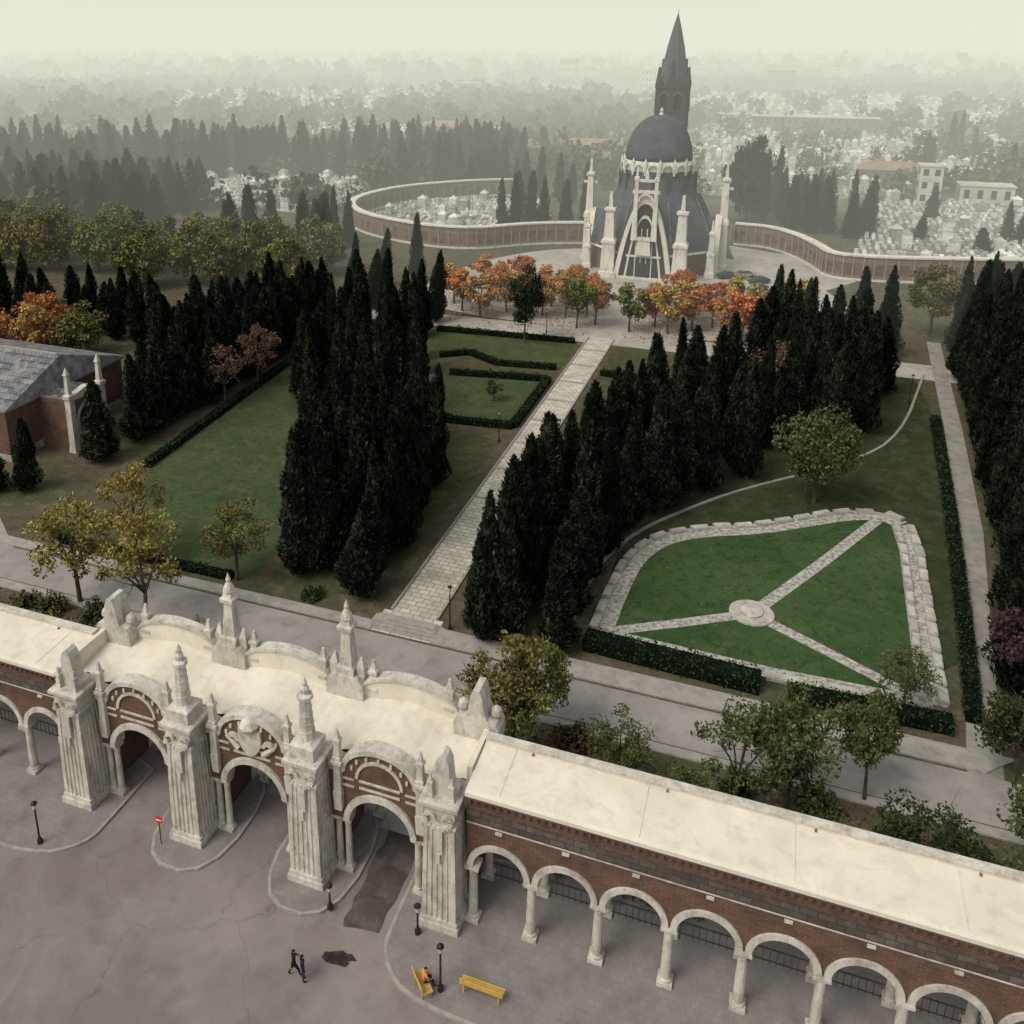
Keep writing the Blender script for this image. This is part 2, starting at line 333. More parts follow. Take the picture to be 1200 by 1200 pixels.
for x,y,h in [(-46.3,31,9),(-49.3,29.5,7),(-44.5,40,10)]: cyp(x,y,h)
x=-56.
while x>-115: cyp(x,74+random.uniform(-2,4),random.uniform(7.5,11)); cyp(x-1.5,81+random.uniform(-2,2),random.uniform(8,11)); x-=3.9
y=31.
while y<118:
    xx=np.interp(y,[27,56,83,119],[41,45,47,49]); cyp(xx+3.4,y,random.uniform(12,15.5)); cyp(xx+6.6,y+1.2,random.uniform(13,16)); cyp(xx+10,y,15)
    y+=2.7
for x,y,h in [(-57,238,15),(-53,236,13),(-49,233,13),(-44,232,15),(-38,228,14),(-33,226,13),(-28,224,13),(-36,176,14),(-30,178,15),(-40,178,13),(-34,184,14),(-22,196,13),(-26,186,14),(-38,190,13),
 (24,222,14),(29,224,14),(33,226,13),(37,222,14),(41,214,15),(44,205,14),(30,214,13),(25,213,14),(35,212,13),(40,200,13),(20,218,17),(17,222,18),(22,230,17),(46,212,13),(27,206,13),(31,205,14),(36,204,13),(-60,245,13),(-64,250,14),(-68,248,12),(95,300,16),(92,303,14),(98,306,15),(70,330,15),(73,334,14),(85,380,18),(89,384,18),(93,380,16),(75,210,9),(78,207,8),(104,262,14),(108,258,13),(112,262,14),(100,240,12),(62,236,8),(86,228,9),(56,205,7),(68,195,6)]:
    cyp(x,y,h,True)
for i in range(240):
    t=random.random(); x=-240+175*t+random.uniform(-6,6); y=212+68*t+random.uniform(-16,24)
    if not(-150<x<-95 and y<248): cyp(x,y,random.uniform(13,19),True,random.uniform(1,1.4))
for i in range(90): cyp(random.uniform(-205,-128),random.uniform(148,186),random.uniform(11,16),True,random.uniform(1,1.4))
for i in range(16): cyp(random.uniform(-92,-62),random.uniform(128,150),random.uniform(12,15),True)
for i in range(45): cyp(random.uniform(-95,-60),random.uniform(236,270),random.uniform(11,17),True,random.uniform(1,1.3))

YG=(.23,.21,.065);GR=(.085,.108,.045);OL=(.13,.13,.05);OR=(.44,.20,.085);YO=(.38,.25,.10);DG=(.042,.060,.028);BR_=(.13,.09,.065);PL=(.15,.145,.055)
for n,m,x,y,h,w,c in [('plane_tree',DS[0],-27,17.2,1.1,1.1,YG),('plane_tree',DS[1],-27,24.5,1.05,.9,(.25,.2,.06)),('plane_tree',DS[1],-19.5,16.2,1.15,1.05,YG),('plane_tree',DS[0],-16.5,24.6,.85,.9,OL),
 ('lime_tree',DS[0],12,13,1.05,1.0,OL),('lime_tree',DE[1],13,15.2,.85,.75,OL),('lime_tree',DS[1],10.5,11,.7,.8,YG),('lime_tree',DE[2],29,15,.9,.75,GR),('lime_tree',DS[1],26,14,.8,.85,GR),('lime_tree',DE[1],33.5,17.2,.85,.62,GR),('elm_tree',DE[2],31,57,1.15,1.1,GR),('elm_tree',DS[0],36.5,26.5,.6,.6,GR),('elm_tree',DE[0],42.5,22,.8,.8,DG),
 ('purple_plum_tree',DE[1],44.8,30,.95,1.0,(.065,.04,.048)),('purple_plum_tree',DE[0],48,36,.9,1.0,(.06,.035,.045)),('ash_tree',DS[0],19,13,.6,.65,GR),('ash_tree',DS[1],23,11,.5,.6,GR),('ash_tree',DE[0],43,14,.8,.9,GR),('elm_tree',DE[1],49,122,1.3,1.4,OL),('elm_tree',DE[0],57,112,1.1,1.3,YG),('elm_tree',DE[1],62,90,1.0,1.1,(.3,.15,.06)),('elm_tree',DS[0],-8,72,.35,.4,DG),('ash_tree',DS[0],-40,66,1.0,.9,BR_),('ash_tree',DS[1],-40.5,59,.9,.9,BR_),('ash_tree',DS[1],26,78,1.1,1.1,BR_),
 ('elm_tree',DE[2],36,10.5,.7,.7,DG),('elm_tree',DS[1],-12,12,.55,.7,OL)]:
    place(n,m,x,y,h,w,c)
for x,y,c in [(-26,110,OR),(-22,108,YO),(-18.5,112,OR),(-15,109,YO),(-17,117,OR),(-22,118,OR),(-8,112,YO),(-5,115,OR),(-2.5,110,YO),(-5,107,PL),(3.5,108,PL),(7,112,OR),(9.5,109,YO),(13,112,OR),(16,115,OR),(18.5,110,OR),(12,118,YO),(23.5,112,YO),(-29,114,YO),(-12,118,OR),(6,117,YO),(-12,112,YO),(-25,122,OR),(-19,123,OR),(20,117,YO),(21,108,OR),(10,122,OR),(-8,119,YO),(28,118,YO)]:
    place('autumn_plane_tree',random.choice(DO),x,y,random.uniform(.85,1.1),random.uniform(.9,1.15),tuple(k*random.uniform(.85,1.15) for k in c))
place('cedar_tree',DE[2],-11,97,1.35,.8,(.022,.036,.02))
place('cedar_tree',DP[0],16,212,2.1,1.3,(.022,.034,.022))
for i in range(10):
    f=random.uniform(.85,1.2); c=(PL[0]*f*random.uniform(.85,1.1),PL[1]*f,PL[2]*f)
    place('plane_tree',random.choice(DP),-128+i*7.6+random.uniform(-1,1),107+random.uniform(-3,5),random.uniform(1.0,1.2),random.uniform(.85,1.15),c)
    place('plane_tree',random.choice(DP),-139+i*8.6,121+random.uniform(-3,6),random.uniform(1.0,1.15),random.uniform(.9,1.2),tuple(k*1.1 for k in c))
for x,y,c in [(-170,138,YO),(-178,146,YO),(-165,146,PL),(-185,150,YO),(-192,158,YO),(-176,140,YO),(-150,136,PL),(-84,62,OR),(-90,66,YO),(-97,62,OR),(-80,70,OR),(-98,72,OL),(-72,68,OL),(-106,68,YO),(-108,196,OL),(-103,199,OL),(-76,64,YO),(-95,60,YO)]:
    place('plane_tree',random.choice(DP),x,y,random.uniform(.65,.9),random.uniform(.7,.9),c)

def hedge(name,pts,w,h,mat=hedgem,leaf=.13,dens=26):
    L=offset(pts,w/2-.06);Rr=offset(pts,-w/2+.06);n=len(pts);b=MB()
    v=[(p[0],p[1],h-.06) for p in Rr]+[(p[0],p[1],h-.06) for p in L]+[(p[0],p[1],-.02) for p in Rr]+[(p[0],p[1],-.02) for p in L]
    f=[(0,n,3*n,2*n),(n-1,3*n-1,4*n-1,2*n-1)]
    for i in range(n-1): f+=[(i,i+1,n+i+1,n+i),(2*n+i,2*n+i+1,i+1,i),(n+i,n+i+1,3*n+i+1,3*n+i)]
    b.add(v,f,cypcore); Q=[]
    for i in range(n-1):
        a=np.array(pts[i]);c=np.array(pts[i+1]);l=np.linalg.norm(c-a);d=(c-a)/l;nn=np.array([-d[1],d[0]])
        k=int(l*(w+2*h)*dens)+1; t=rng.random(k)*l; s=rng.random(k)*(w+2*h)
        off=np.where(s<h,-w/2,np.where(s<h+w,s-h-w/2,w/2)); z=np.where(s<h,s,np.where(s<h+w,h,s-h-w))+rng.normal(0,.06,k)+.08*np.sin(t*1.7)+.05*np.sin(t*4.1)
        P=np.concatenate([a+t[:,None]*d+off[:,None]*nn,z[:,None]],1)+rng.normal(0,.06,(k,3))
        U=unit(rng.normal(size=(k,3)))*leaf;W=unit(np.cross(U,rng.normal(size=(k,3))))*leaf*.6
        Q.append(leafquads(P,U,W))
    me=foliage_mesh(name,np.concatenate(Q),mat,b); o=bpy.data.objects.new(name,me); COL.objects.link(o); return o
for p in [[(-38.2,40),(-40.8,77)],[(-3.3,86.5),(-12,85.5),(-17,88.5),(-21,86)],[(-3.3,81.5),(-17,79.5)],[(-3.3,64.3),(-11,63.5),(-16,66)],[(-3.2,64.5),(-3.2,81.5)],[(3.2,86.5),(12,85.5),(17,88)],[(3.3,64.3),(11,63.5)],[(-3.5,99.3),(-26,98)]]:
    hedge('hedge',p,1.0,.8)
hedge('hedge',[(14,26.2),(27,25.6)],1.6,1.2); hedge('hedge',[(29,25.4),(39.5,25.8)],1.3,1.0)
hedge('hedge',[(41.0,27),(42.2,40),(43.8,60),(45.4,85)],1.1,.7)
hedge('hedge',[(-36,24.5),(-17,24.6)],.9,.6)
def shrub(x,y,r,h,c):
    k=int(620*r*h)+60; d=unit(rng.normal(size=(k,3))); d[:,2]=np.abs(d[:,2]); ph=rng.random(2)*6
    P=d*np.array([r,r,h])*(.55+.5*rng.random((k,1)))*(1+.2*np.sin(d[:,:1]*7+ph[0])+.15*np.sin(d[:,1:2]*9+ph[1]))
    U=unit(rng.normal(size=(k,3)))*.13;W=unit(np.cross(U,rng.normal(size=(k,3))))*.08
    b=MB(); b.lathe(0,0,[(r*.5,0),(r*.6,h*.35),(r*.4,h*.65),(.05,h*.75)],8,cypcore)
    me=foliage_mesh('shrub',leafquads(P,U,W),leafm,b); o=bpy.data.objects.new('shrub',me); COL.objects.link(o); o.location=(x,y,0); o.color=(*c,1)
for i in range(60):
    x=-36+i*1.45+random.uniform(-1,1)
    if -2.5<x<2.5 or abs(abs(x)-7.9)<2.4 : continue
    shrub(x,random.choice([6.5,8,9.5,11,12.5,14,15.5]),random.uniform(.6,1.7),random.uniform(.6,1.9),random.choice([DG,GR,GR,OL,(.07,.08,.04),(.12,.09,.05)]))
for x,y,r,h in [(14,9,2.2,2.6),(17,10,1.8,2.2),(26,15,1,1.6),(36,11,2,2.2),(39,12,2.4,2.4),(-9,24.6,1.0,.9),(-17,13,2,2),(-23,11,2,2),(20,9,1.5,1.7),(31,9,1.6,1.8),(42,10,2.4,2.6)]: shrub(x,y,r,h,DG)
def litter(name,polys,n,size,mat):
    Q=[]
    for x0,x1,y0,y1 in polys:
        P=np.stack([rng.uniform(x0,x1,n),rng.uniform(y0,y1,n),np.full(n,.03)],1)
        U=unit(np.stack([rng.normal(size=n),rng.normal(size=n),rng.normal(0,.5,n)],1))*size*(.5+rng.random((n,1)))
        W=unit(np.cross(U,rng.normal(size=(n,3))))*size*.6; Q.append(leafquads(P,U,W))
    me=foliage_mesh(name,np.concatenate(Q),mat); o=bpy.data.objects.new(name,me); COL.objects.link(o)
litter('fallen_leaves',[(8,45,6.9,16.5),(-40,-9.5,6.9,16.5)],2600,.16,M('leaf_litter',(.17,.12,.07),(.10,.12,.05),1,island=.5,det=0))
litter('fallen_leaves',[(-34,-3,103,121),(3,30,103,121)],900,.22,M('orange_leaf_litter',(.33,.16,.06),(.28,.19,.08),1,island=.4,det=0))
litter('fallen_leaves',[(-33,-17,26,60),(16,38,29,54)],500,.07,M('yellow_leaf_litter',(.20,.17,.07),(.14,.14,.06),1,island=.4,det=0))

# ---------------------------------------------------------------- ground sheets
b=MB(); E=9000
b.add([(-E,-E,-.03),(E,-E,-.03),(E,E,-.03),(-E,E,-.03)],[(0,1,2,3)],farland); b.obj('ground')
sheet('garden_ground',[(-140,6.6),(110,6.6),(110,240),(-140,240)],-.012,earth)
sheet('plaza_pavement',[(-90,-90),(110,-90),(110,6.6),(-90,6.6)],-.008,asphalt)
sheet('garden_road',[(-90,17.8),(90,17.8),(90,22.0),(-90,22.0)],.0,roadm)
sheet('gate_road',[(-9.3,5),(9.3,5),(6,17.8),(-6,17.8)],.004,roadm)
def slab(name,pts,h,mat,it=2):
    pts=smoothpoly(pts,it,True) if it else pts
    b=MB(); b.prism_z(pts,-.05,h,kerbm)
    o=b.obj(name)
    ins=[]; n=len(pts)
    for i in range(n):
        a=pts[i-1];d=pts[(i+1)%n];dx,dy=d[0]-a[0],d[1]-a[1];l=math.hypot(dx,dy) or 1
        ins.append((pts[i][0]-dy/l*.18,pts[i][1]+dx/l*.18))
    me=bpy.data.meshes.new('paving'); me.from_pydata([(p[0],p[1],h+.004) for p in ins],[],[tuple(range(n))]); me.materials.append(mat)
    q=bpy.data.objects.new('paving',me); COL.objects.link(q); q.parent=o; return o
slab('pavement',[(-6.5,-1.8),(-1.3,-1.8),(-1.3,6.4),(-6.5,6.4)],.13,paveg)
slab('pavement',[(1.3,-1.8),(6.5,-1.8),(6.5,6.4),(1.3,6.4)],.13,paveg)
slab('pavement',[(9.4,6.4),(9.3,0),(9.5,-2.5),(12,-4.2),(20,-3.9),(70,-3.9),(70,6.4)],.13,paveg)
slab('pavement',[(-9.4,6.4),(-70,6.4),(-70,-3.9),(-20,-3.9),(-12,-4.0),(-9.4,-2.2),(-9.3,0)],.13,paveg)
sheet('gate_driveway',ragged([(6.9,-1.6),(8.9,-1.2),(9.1,6.5),(6.7,6.5)],.6,.12),-.003,darkasph)
sheet('asphalt_patch',ragged(smoothpoly([(6.5,-3.2),(7.3,-3.7),(8.3,-3.4),(8.0,-3.1),(8.6,-2.9),(7.6,-2.7),(7.3,-2.95)],1,True),.25,.09),.001,M('tar',(.03,.026,.026),(.055,.05,.048),2))
sheet('asphalt_patch',ragged([(-22,-12),(-14,-12.2),(-14,-10.9),(-22,-10.8)],1,.05),.001,M('old_asphalt_repair',(.15,.132,.13),(.18,.16,.157),1))
slab('sidewalk',[(2.6,22.2),(41,22.2),(43,24.2),(2.6,24.2)],.1,conc,it=0)
slab('sidewalk',[(-60,22.2),(-2.6,22.2),(-2.6,23.4),(-60,23.4)],.1,conc,it=0)
slab('sidewalk',[(-60,16.6),(-6.2,16.6),(-6.2,17.6),(-60,17.6)],.1,conc,it=0)
slab('sidewalk',[(6.2,16.8),(60,16.8),(60,17.6),(6.2,17.6)],.1,conc,it=0)
sheet('central_path',[(-1.9,25.2),(1.9,25.2),(1.9,103),(-1.9,103)],.012,pathm)
sheet('path_forecourt',[(-2.6,22.2),(2.6,22.2),(2.6,25.2),(-2.6,25.2)],.014,pathm)
for sx in(-1,1): ribbon('path_kerb',[(sx*2.02,25.3),(sx*2.02,102.8)],.2,.14,kerbm,z0=-.02)
st=MB()
for k in range(8):
    yy=46+k*7.2; st.box(-1.85,1.85,yy,yy+.35,.0,.12,kerbm)
for k in range(4): st.box(-3+.2*k,3-.2*k,22.4+.4*k,24.4,.0,.06+.06*k,kerbm)
st.obj('path_steps')
sheet('crossing_road',[(-60,100.2),(60,100.2),(64,107),(-64,107)],.004,lightroad)
sheet('chapel_forecourt',smoothpoly([(-34,107),(34,107),(40,125),(34,150),(18,170),(-18,170),(-34,152),(-40,125)],2,True),.002,lightroad)
sheet('enclosure_road',[(20,140),(30,140),(40,156),(28,176),(14,182)],.006,lightroad)
sheet('side_path',[(39.9,22),(42,22),(46.2,56),(48.2,83),(50.2,119),(48.3,119),(46.2,83),(44.2,56)],.01,M('dirt_path',(.31,.30,.27),(.24,.23,.21),.4,c3=(.16,.15,.11),s3=1,f3=.6))
sheet('lawn',ragged([(-37.3,39),(-27,24.4),(-15.5,24.8),(-15.5,31),(-17,40),(-26,56),(-36,76),(-40,78)]),.003,lawn)
sheet('lawn',ragged([(-3.6,26),(-3.6,60),(-9,62),(-17,58),(-14,26)]),.003,lawnd)
sheet('lawn',ragged([(3.6,26),(3.6,62),(9,62),(12,58),(7,26)]),.003,lawnd)
sheet('lawn',[(-2.7,65),(-2.7,81),(-18,80),(-20,70),(-11,64)],.004,lawn)
sheet('lawn',[(-2.7,87),(-2.7,99),(-27,98),(-22,84),(-17,89)],.004,lawnm)
sheet('lawn',[(-2.7,82.2),(-2.7,86),(-12,85),(-17,88),(-21,82)],.004,lawnd)
sheet('lawn',[(2.7,60),(2.7,99),(25,98),(20,80),(13,62)],.004,lawnd)
sheet('lawn',smoothpoly([(14,26),(41,26),(43.5,60),(46,100),(40,110),(22,70),(14,45)],1,True),.002,darkg)
RL=[(14.8,28.2),(15,35),(15.6,40.5),(17.5,44.5),(21,47.2),(25.5,49.2),(30,52.4),(34,55.4),(37.5,56.4),(39,55.2),(39.3,50),(38.9,37),(38.6,28.2),(28,27.8)]
sheet('lawn',RL,.006,lawnb)
ARC=smoothpoly(RL[:10],2)
ribbon('lawn_gravel_border',ARC,1.9,.010,pebble); ribbon('lawn_gravel_border',RL[9:13],1.9,.011,pebble); ribbon('lawn_gravel_border',[RL[12],RL[13],RL[0]],1.3,.012,pebble)
for e in [(15.4,28.6),(36.8,55.2),(37.8,28.4)]: ribbon('pebble_path',[(26,35),((26+e[0])/2+.15,(35+e[1])/2),e],1.05,.016,pebble)
cb=MB(); cb.lathe(26,35,[(1.8,.0),(1.8,.12),(1.55,.14)],24,slabm); cb.lathe(26,35,[(.9,.1),(.9,.3),(.5,.36)],12,white); cb.obj('stone_roundel')
sl=MB()
def slabs_along(pts,side,w=1.7,gap=.25,dep=.7,h=.28,off=.62):
    seg=[];tot=0
    for i in range(len(pts)-1):
        a=Vector(pts[i]).to_3d();c=Vector(pts[i+1]).to_3d();seg.append((tot,a,c,(c-a).length));tot+=(c-a).length
    k=int(tot/(w+gap))
    for j in range(k):
        s=(j+.5)*tot/k
        for t0,a,c,l in seg:
            if t0<=s<=t0+l:
                d=(c-a).normalized();n=Vector((-d.y,d.x,0))*side;p=a+d*(s-t0)+n*off
                sl.T=Matrix.Translation(p)@Matrix.Rotation(math.atan2(d.y,d.x)+random.uniform(-.03,.03),4,'Z')
                hh=h*random.uniform(.8,1.2); sl.box(-w/2,w/2,-dep/2,dep/2,0,hh,slabm); sl.box(-w/2+.08,w/2-.08,-dep/2+.08,dep/2-.08,hh,hh+.07,slabm); break
slabs_along(ARC,1,1.7,.4); slabs_along(RL[9:13],1,1.6,.4,.7,.28,.75); slabs_along(RL[9:13],-1,1.6,.4,.6,.28,.6); slabs_along([RL[12],RL[13],RL[0]],1,2.6,.9)
sl.T=None; sl.obj('memorial_slabs')
ribbon('garden_kerb',smoothpoly([(12.4,29),(12.6,38),(15,45),(19,51),(24,57.5),(35,68),(41,78),(46,102)],2),.3,.14,kerbm,z0=-.02)
sheet('left_road',[(-90,34),(-60,30),(-45.5,26.5),(-39,22),(-90,22)],.005,roadm)

# ---------------------------------------------------------------- entrance portico
port=empty('cemetery_entrance_portico')
P_=7.9; ZS=3.9
def column(b,x,y,z0,z1,r,mat):
    b.cbox(x,y,z0,z0+.22,r*2.9,r*2.9,mat)
    b.lathe(x,y,[(r*1.3,z0+.22),(r*1.3,z0+.34),(r*1.02,z0+.42),(r,z0+1.2),(r*.86,z1-.55),(r*1.0,z1-.5),(r*.9,z1-.44),(r*1.35,z1-.2)],12,mat)
    b.cbox(x,y,z1-.2,z1,r*3.0,r*3.0,mat)
def pinn(b,x,y,z0,z1,w,mat):
    h=z1-z0
    b.sq(x,y,[(w*.62,z0),(w*.62,z0+h*.1),(w*.5,z0+h*.12),(w*.40,z0+h*.55),(w*.56,z0+h*.58),(w*.56,z0+h*.66),(w*.34,z0+h*.7),(w*.16,z0+h*.93)],mat)
    b.lathe(x,y,[(w*.12,z0+h*.9),(w*.22,z0+h*.94),(w*.16,z0+h*.985),(.01,z1)],8,mat)
RD=4.35
for sg,nb in ((1,13),(-1,8)):
    wb=MB();br=MB();rf=MB();rail=MB()
    if sg<0: 
        for q in(wb,br,rf,rail): q.T=Matrix.Scale(-1,4,(1,0,0))
    x0=13.03; pt=3.47
    for k in range(nb+1):
        xx=x0+k*pt+(.3 if k==0 else 0)
        column(wb,xx,1.3,.13,ZS,.26,white); column(wb,xx,RD-.3,.13,ZS,.24,white)
    for k in range(nb):
        c=x0+(k+.5)*pt; a=x0+k*pt;e=a+pt
        br.archwall(a,e,ZS,6.35,c,1.42,ZS+.02,1.08,1.52,brick)
        wb.ring(c,ZS+.02,1.38,1.70,.96,1.60,white,18)
        br.archwall(a,e,ZS,8.5,c,1.42,ZS+.02,RD-.5,RD-.1,brick,10)
        wb.ring(c,ZS+.02,1.38,1.66,RD-.6,RD-.02,white,12)
        for j in range(9): br.box(a+j*pt/9+.08,a+j*pt/9+.27,.86,1.02,8.12,8.34,brick)
        for j in range(9):
            xx=c-1.35+j*2.7/8; rail.box(xx-.015,xx+.015,RD-.33,RD-.30,.13,1.1,brownrail)
        for z in(.3,1.08): rail.box(c-1.45,c+1.45,RD-.345,RD-.29,z,z+.05,brownrail)
        wb.cbox(c,1.0,6.45,6.58,.36,.12,white)
    L=x0+nb*pt
    br.box(x0,L,1.05,1.55,6.35,6.8,brick); br.box(x0,L,1.0,1.55,6.8,7.6,greystone); br.box(x0,L,1.05,1.5,7.6,8.1,brick); br.box(x0,L,1.02,1.5,8.1,8.4,bldbr)
    wb.box(x0,L,.98,1.1,6.72,6.8,white)
    br.box(x0,L,.80,1.5,8.4,8.62,bldbr)
    prof=[(.68,8.64),(.68,8.86),(.9,8.93),(RD-.25,9.12),(RD-.25,8.5),(1.5,8.64)]
    n=len(prof); v=[(x0,p[0],p[1]) for p in prof]+[(L,p[0],p[1]) for p in prof]
    rf.add(v,[tuple(range(n)),tuple(range(2*n-1,n-1,-1))]+[((i+1)%n,i,n+i,n+(i+1)%n) for i in range(n)],whiteroof)
    rf.box(x0,L,RD-.25,RD+.1,8.3,9.32,whiteroof); rf.box(x0,L,RD-.32,RD+.2,9.32,9.42,white)
    x=x0+1.7
    while x<L:
        rf.add([(x-.07,.92,8.93),(x+.07,.92,8.93),(x+.07,RD-.3,9.11),(x-.07,RD-.3,9.11),(x-.05,.95,8.965),(x+.05,.95,8.965),(x+.05,RD-.3,9.15),(x-.05,RD-.3,9.15)],[(4,5,6,7),(0,1,5,4),(1,2,6,5),(3,0,4,7)],whiteroof)
        rf.box(x+.9,x+1.0,RD-.42,RD-.3,9.1,9.2,bldbr)
        x+=pt*2
    wb.obj('wing_columns',port); br.obj('wing_brick_wall',port); rf.obj('wing_roof',port); rail.obj('wing_railing',port)
def flute(hw,dep=.07,n=5,m=.2):
    w=(2*hw-2*m)/n
    pts=[(-hw,0)]
    for i in range(n):
        a=-hw+m+i*w; pts+=[(a+.03,0),(a+.08,dep),(a+w-.08,dep),(a+w-.03,0)]
    poly=[]
    for r in range(4):
        c,s=[(1,0),(0,1),(-1,0),(0,-1)][r]
        for p in pts:
            x,y=p[0],-hw+p[1]; poly.append((c*x-s*y,s*x+c*y))
    return poly
OCT=[(math.cos(k*pi/4+pi/8),math.sin(k*pi/4+pi/8)) for k in range(8)]
for i,px in enumerate((-11.85,-3.95,3.95,11.85)):
    b=MB(); big=i in(1,2); y=.95
    b.cbox(px,y,.1,.55,2.2,2.2,white); b.cbox(px,y,.55,.8,2.05,2.05,white)
    b.frust(flute(.95),px,y,[(1,.8),(.96,3.5),(.86,6.9)],white)
    b.cbox(px,y,6.9,7.08,1.9,1.9,white); b.sq(px,y,[(.82,7.08),(.84,7.9),(1.05,8.1),(1.05,8.3),(.88,8.36)],white)
    for sx in(-.45,.45): b.ring(px+sx,7.42,.16,.32,y-1.02,y-.78,white,8)
    for t in range(9): 
        a=pi+pi*t/8; b.cbox(px+.7*math.cos(a),y-.92,7.35+.55*math.sin(a)-.1,7.35+.55*math.sin(a)+.12,.2,.2,white)
    b.box(px-.22,px+.22,y-1.0,y-.8,5.2,6.9,white); b.box(px-.1,px+.1,y-1.04,y-.8,4.6,5.2,white)
    if big:
        b.sq(px,y,[(.72,8.36),(.72,9.1),(.46,9.25),(.42,9.3)],white)
        b.frust(OCT,px,y,[(.46,9.3),(.40,10.2),(.30,11.7),(.44,11.8),(.44,12.0),(.22,12.1),(.26,12.4),(.14,12.6),(.17,12.75),(.02,13.1)],white)
        for k in range(4): b.frust(OCT,px,y,[(.46-.035*k,9.75+k*.5),(.46-.035*k,9.82+k*.5)],white)
    else:
        b.prism_y([(px-.85,8.36),(px+.85,8.36),(px+.8,8.7),(px+.5,8.9),(px+.42,9.5),(px+.36,10.3),(px+.2,10.7),(px,10.85),(px-.2,10.7),(px-.36,10.3),(px-.42,9.5),(px-.5,8.9),(px-.8,8.7)],y-.38,y+.38,white)
        for sx in(-.58,.58): pinn(b,px+sx,y-.5,8.36,9.7,.3,white)
    b.obj('gate_pillar',port)
for i,c in enumerate((-P_,0,P_)):
    w=MB();b=MB(); zg=7.25
    top=[(c-2.95,zg-.2),(c-2.05,zg)]+[(c+2.05*math.cos(a),zg+1.55*math.sin(a)) for a in [pi-pi*k/12 for k in range(1,12)]]+[(c+2.05,zg),(c+2.95,zg-.2)]
    b.archwall(c-2.95,c+2.95,ZS,top,c,1.85,ZS+.02,1.5,2.1,brick)
    w.ring(c,ZS+.02,1.82,2.18,1.32,2.2,white,20)
    E1=[(c+2.0*math.cos(pi-pi*k/16),zg+1.5*math.sin(pi*k/16)) for k in range(17)];E2=[(c+2.32*math.cos(pi-pi*k/16),zg+1.8*math.sin(pi*k/16)) for k in range(17)]
    w.strip(E1,E2,1.36,2.25,white)
    if i!=1: w.ring(c,zg-.35,1.25,1.42,1.4,1.52,white,12)
    for sx in(-1,1):
        w.box(min(c+sx*2.1,c+sx*2.95),max(c+sx*2.1,c+sx*2.95),1.4,2.2,zg-.15,zg+.12,white)
        for dx in(2.1,2.66): column(w,c+sx*dx,1.75,.13,ZS,.2,white)
        column(w,c+sx*2.1,5.8,.13,ZS,.22,white)
        w.sq(c+sx*2.42,1.45,[(.22,4.6),(.26,5.8),(.22,5.9),(.2,7.6),(.32,7.7),(.32,7.9)],white)
        pinn(w,c+sx*2.42,1.45,7.9,9.9,.38,white)
        for z in(6.2,6.65): w.box(min(c+sx*1.5,c+sx*2.2),max(c+sx*1.5,c+sx*2.2),1.44,1.5,z,z+.12,white)
    for z in(6.25,6.7): w.box(c-1.2,c+1.2,1.44,1.5,z,z+.13,white)
    for j in range(7):
        a=pi*(j+.5)/7; w.cbox(c+1.66*math.cos(a),1.46,zg+1.15*math.sin(a)-.1,zg+1.2*math.sin(a)+.12,.14,.1,white)
    if i==1:
        w.prism_y([(c-.7,8.2),(c+.7,8.2),(c+.75,7.3),(c+.42,6.7),(c,6.4),(c-.42,6.7),(c-.75,7.3)],1.28,1.52,white)
        w.lathe(c,1.4,[(.45,8.2),(.6,8.5),(.4,8.8),(.1,9.0)],8,white)
        for sx in(-1,1): 
            w.ring(c+sx*1.15,7.2,.2,.42,1.3,1.52,white,8); w.tube((c+sx*.8,1.4,6.7),(c+sx*1.6,1.4,7.4),.2,.1,6,white)
    b.archwall(c-2.95,c+2.95,ZS,8.3,c,1.85,ZS+.02,5.5,6.05,brick); w.ring(c,ZS+.02,1.82,2.1,5.4,6.15,white,14)
    w.obj('gate_arch_stonework',port); b.obj('gate_arch_brickwork',port)
    if i!=2:
        g=MB()
        for j in range(19): 
            x=c-1.75+j*3.5/18; hh=3.9+1.7*math.sqrt(max(0,1-((x-c)/1.85)**2)); g.box(x-.025,x+.025,5.7,5.75,.05,hh,darkiron)
        for z in(.3,1.4,2.6,3.9): g.box(c-1.8,c+1.8,5.69,5.76,z,z+.07,darkiron)
        g.obj('iron_gate',port)
for px in (-11.85,-3.95,3.95,11.85):
    b=MB(); b.box(px-.95,px+.95,1.95,5.9,.13,ZS-.1,brick); b.box(px-.99,px+.99,1.93,5.92,ZS-.1,8.0,brick); b.box(px-1.0,px+1.0,5.48,6.1,.1,8.45,white)
    b.obj('gate_inner_pier',port)
def bump(x):
    c=min((-P_,0,P_),key=lambda q:abs(q-x)); u=abs(x-c)/3.3
    return (math.cos(min(u,1)*pi)+1)/2
rb=MB(); NX=156;NY=12;V=[];F=[]
for j in range(NY+1):
    for i in range(NX+1):
        x=-13.0+26.0*i/NX; t=j/NY; y=1.95+3.75*t
        V.append((x,y,7.95+.75*bump(x)*(1-t)+.5*t+.45*bump(x)*t+.012*math.sin(x*9)))
for j in range(NY):
    for i in range(NX): a=j*(NX+1)+i; F.append((a,a+1,a+NX+2,a+NX+1))
rb.add(V,F,whiteroof); rb.obj('gate_roof',port,smooth=True)
def scal(x):
    c=min((-P_,0,P_),key=lambda q:abs(q-x)); u=abs(x-c)/3.0
    return math.sqrt(max(0,1-u*u))**1.2 if u<1 else 0
ra=MB(); top=[(-13+26*i/200,9.0+1.15*scal(-13+26*i/200)) for i in range(201)]
ra.prism_y([(-13,8.0),(13,8.0)]+list(reversed(top)),5.7,6.2,whiteroof)
ra.strip([(x,z+.002) for x,z in top],[(x,z+.2) for x,z in top],5.58,6.32,white)
ra.obj('rear_parapet',port)
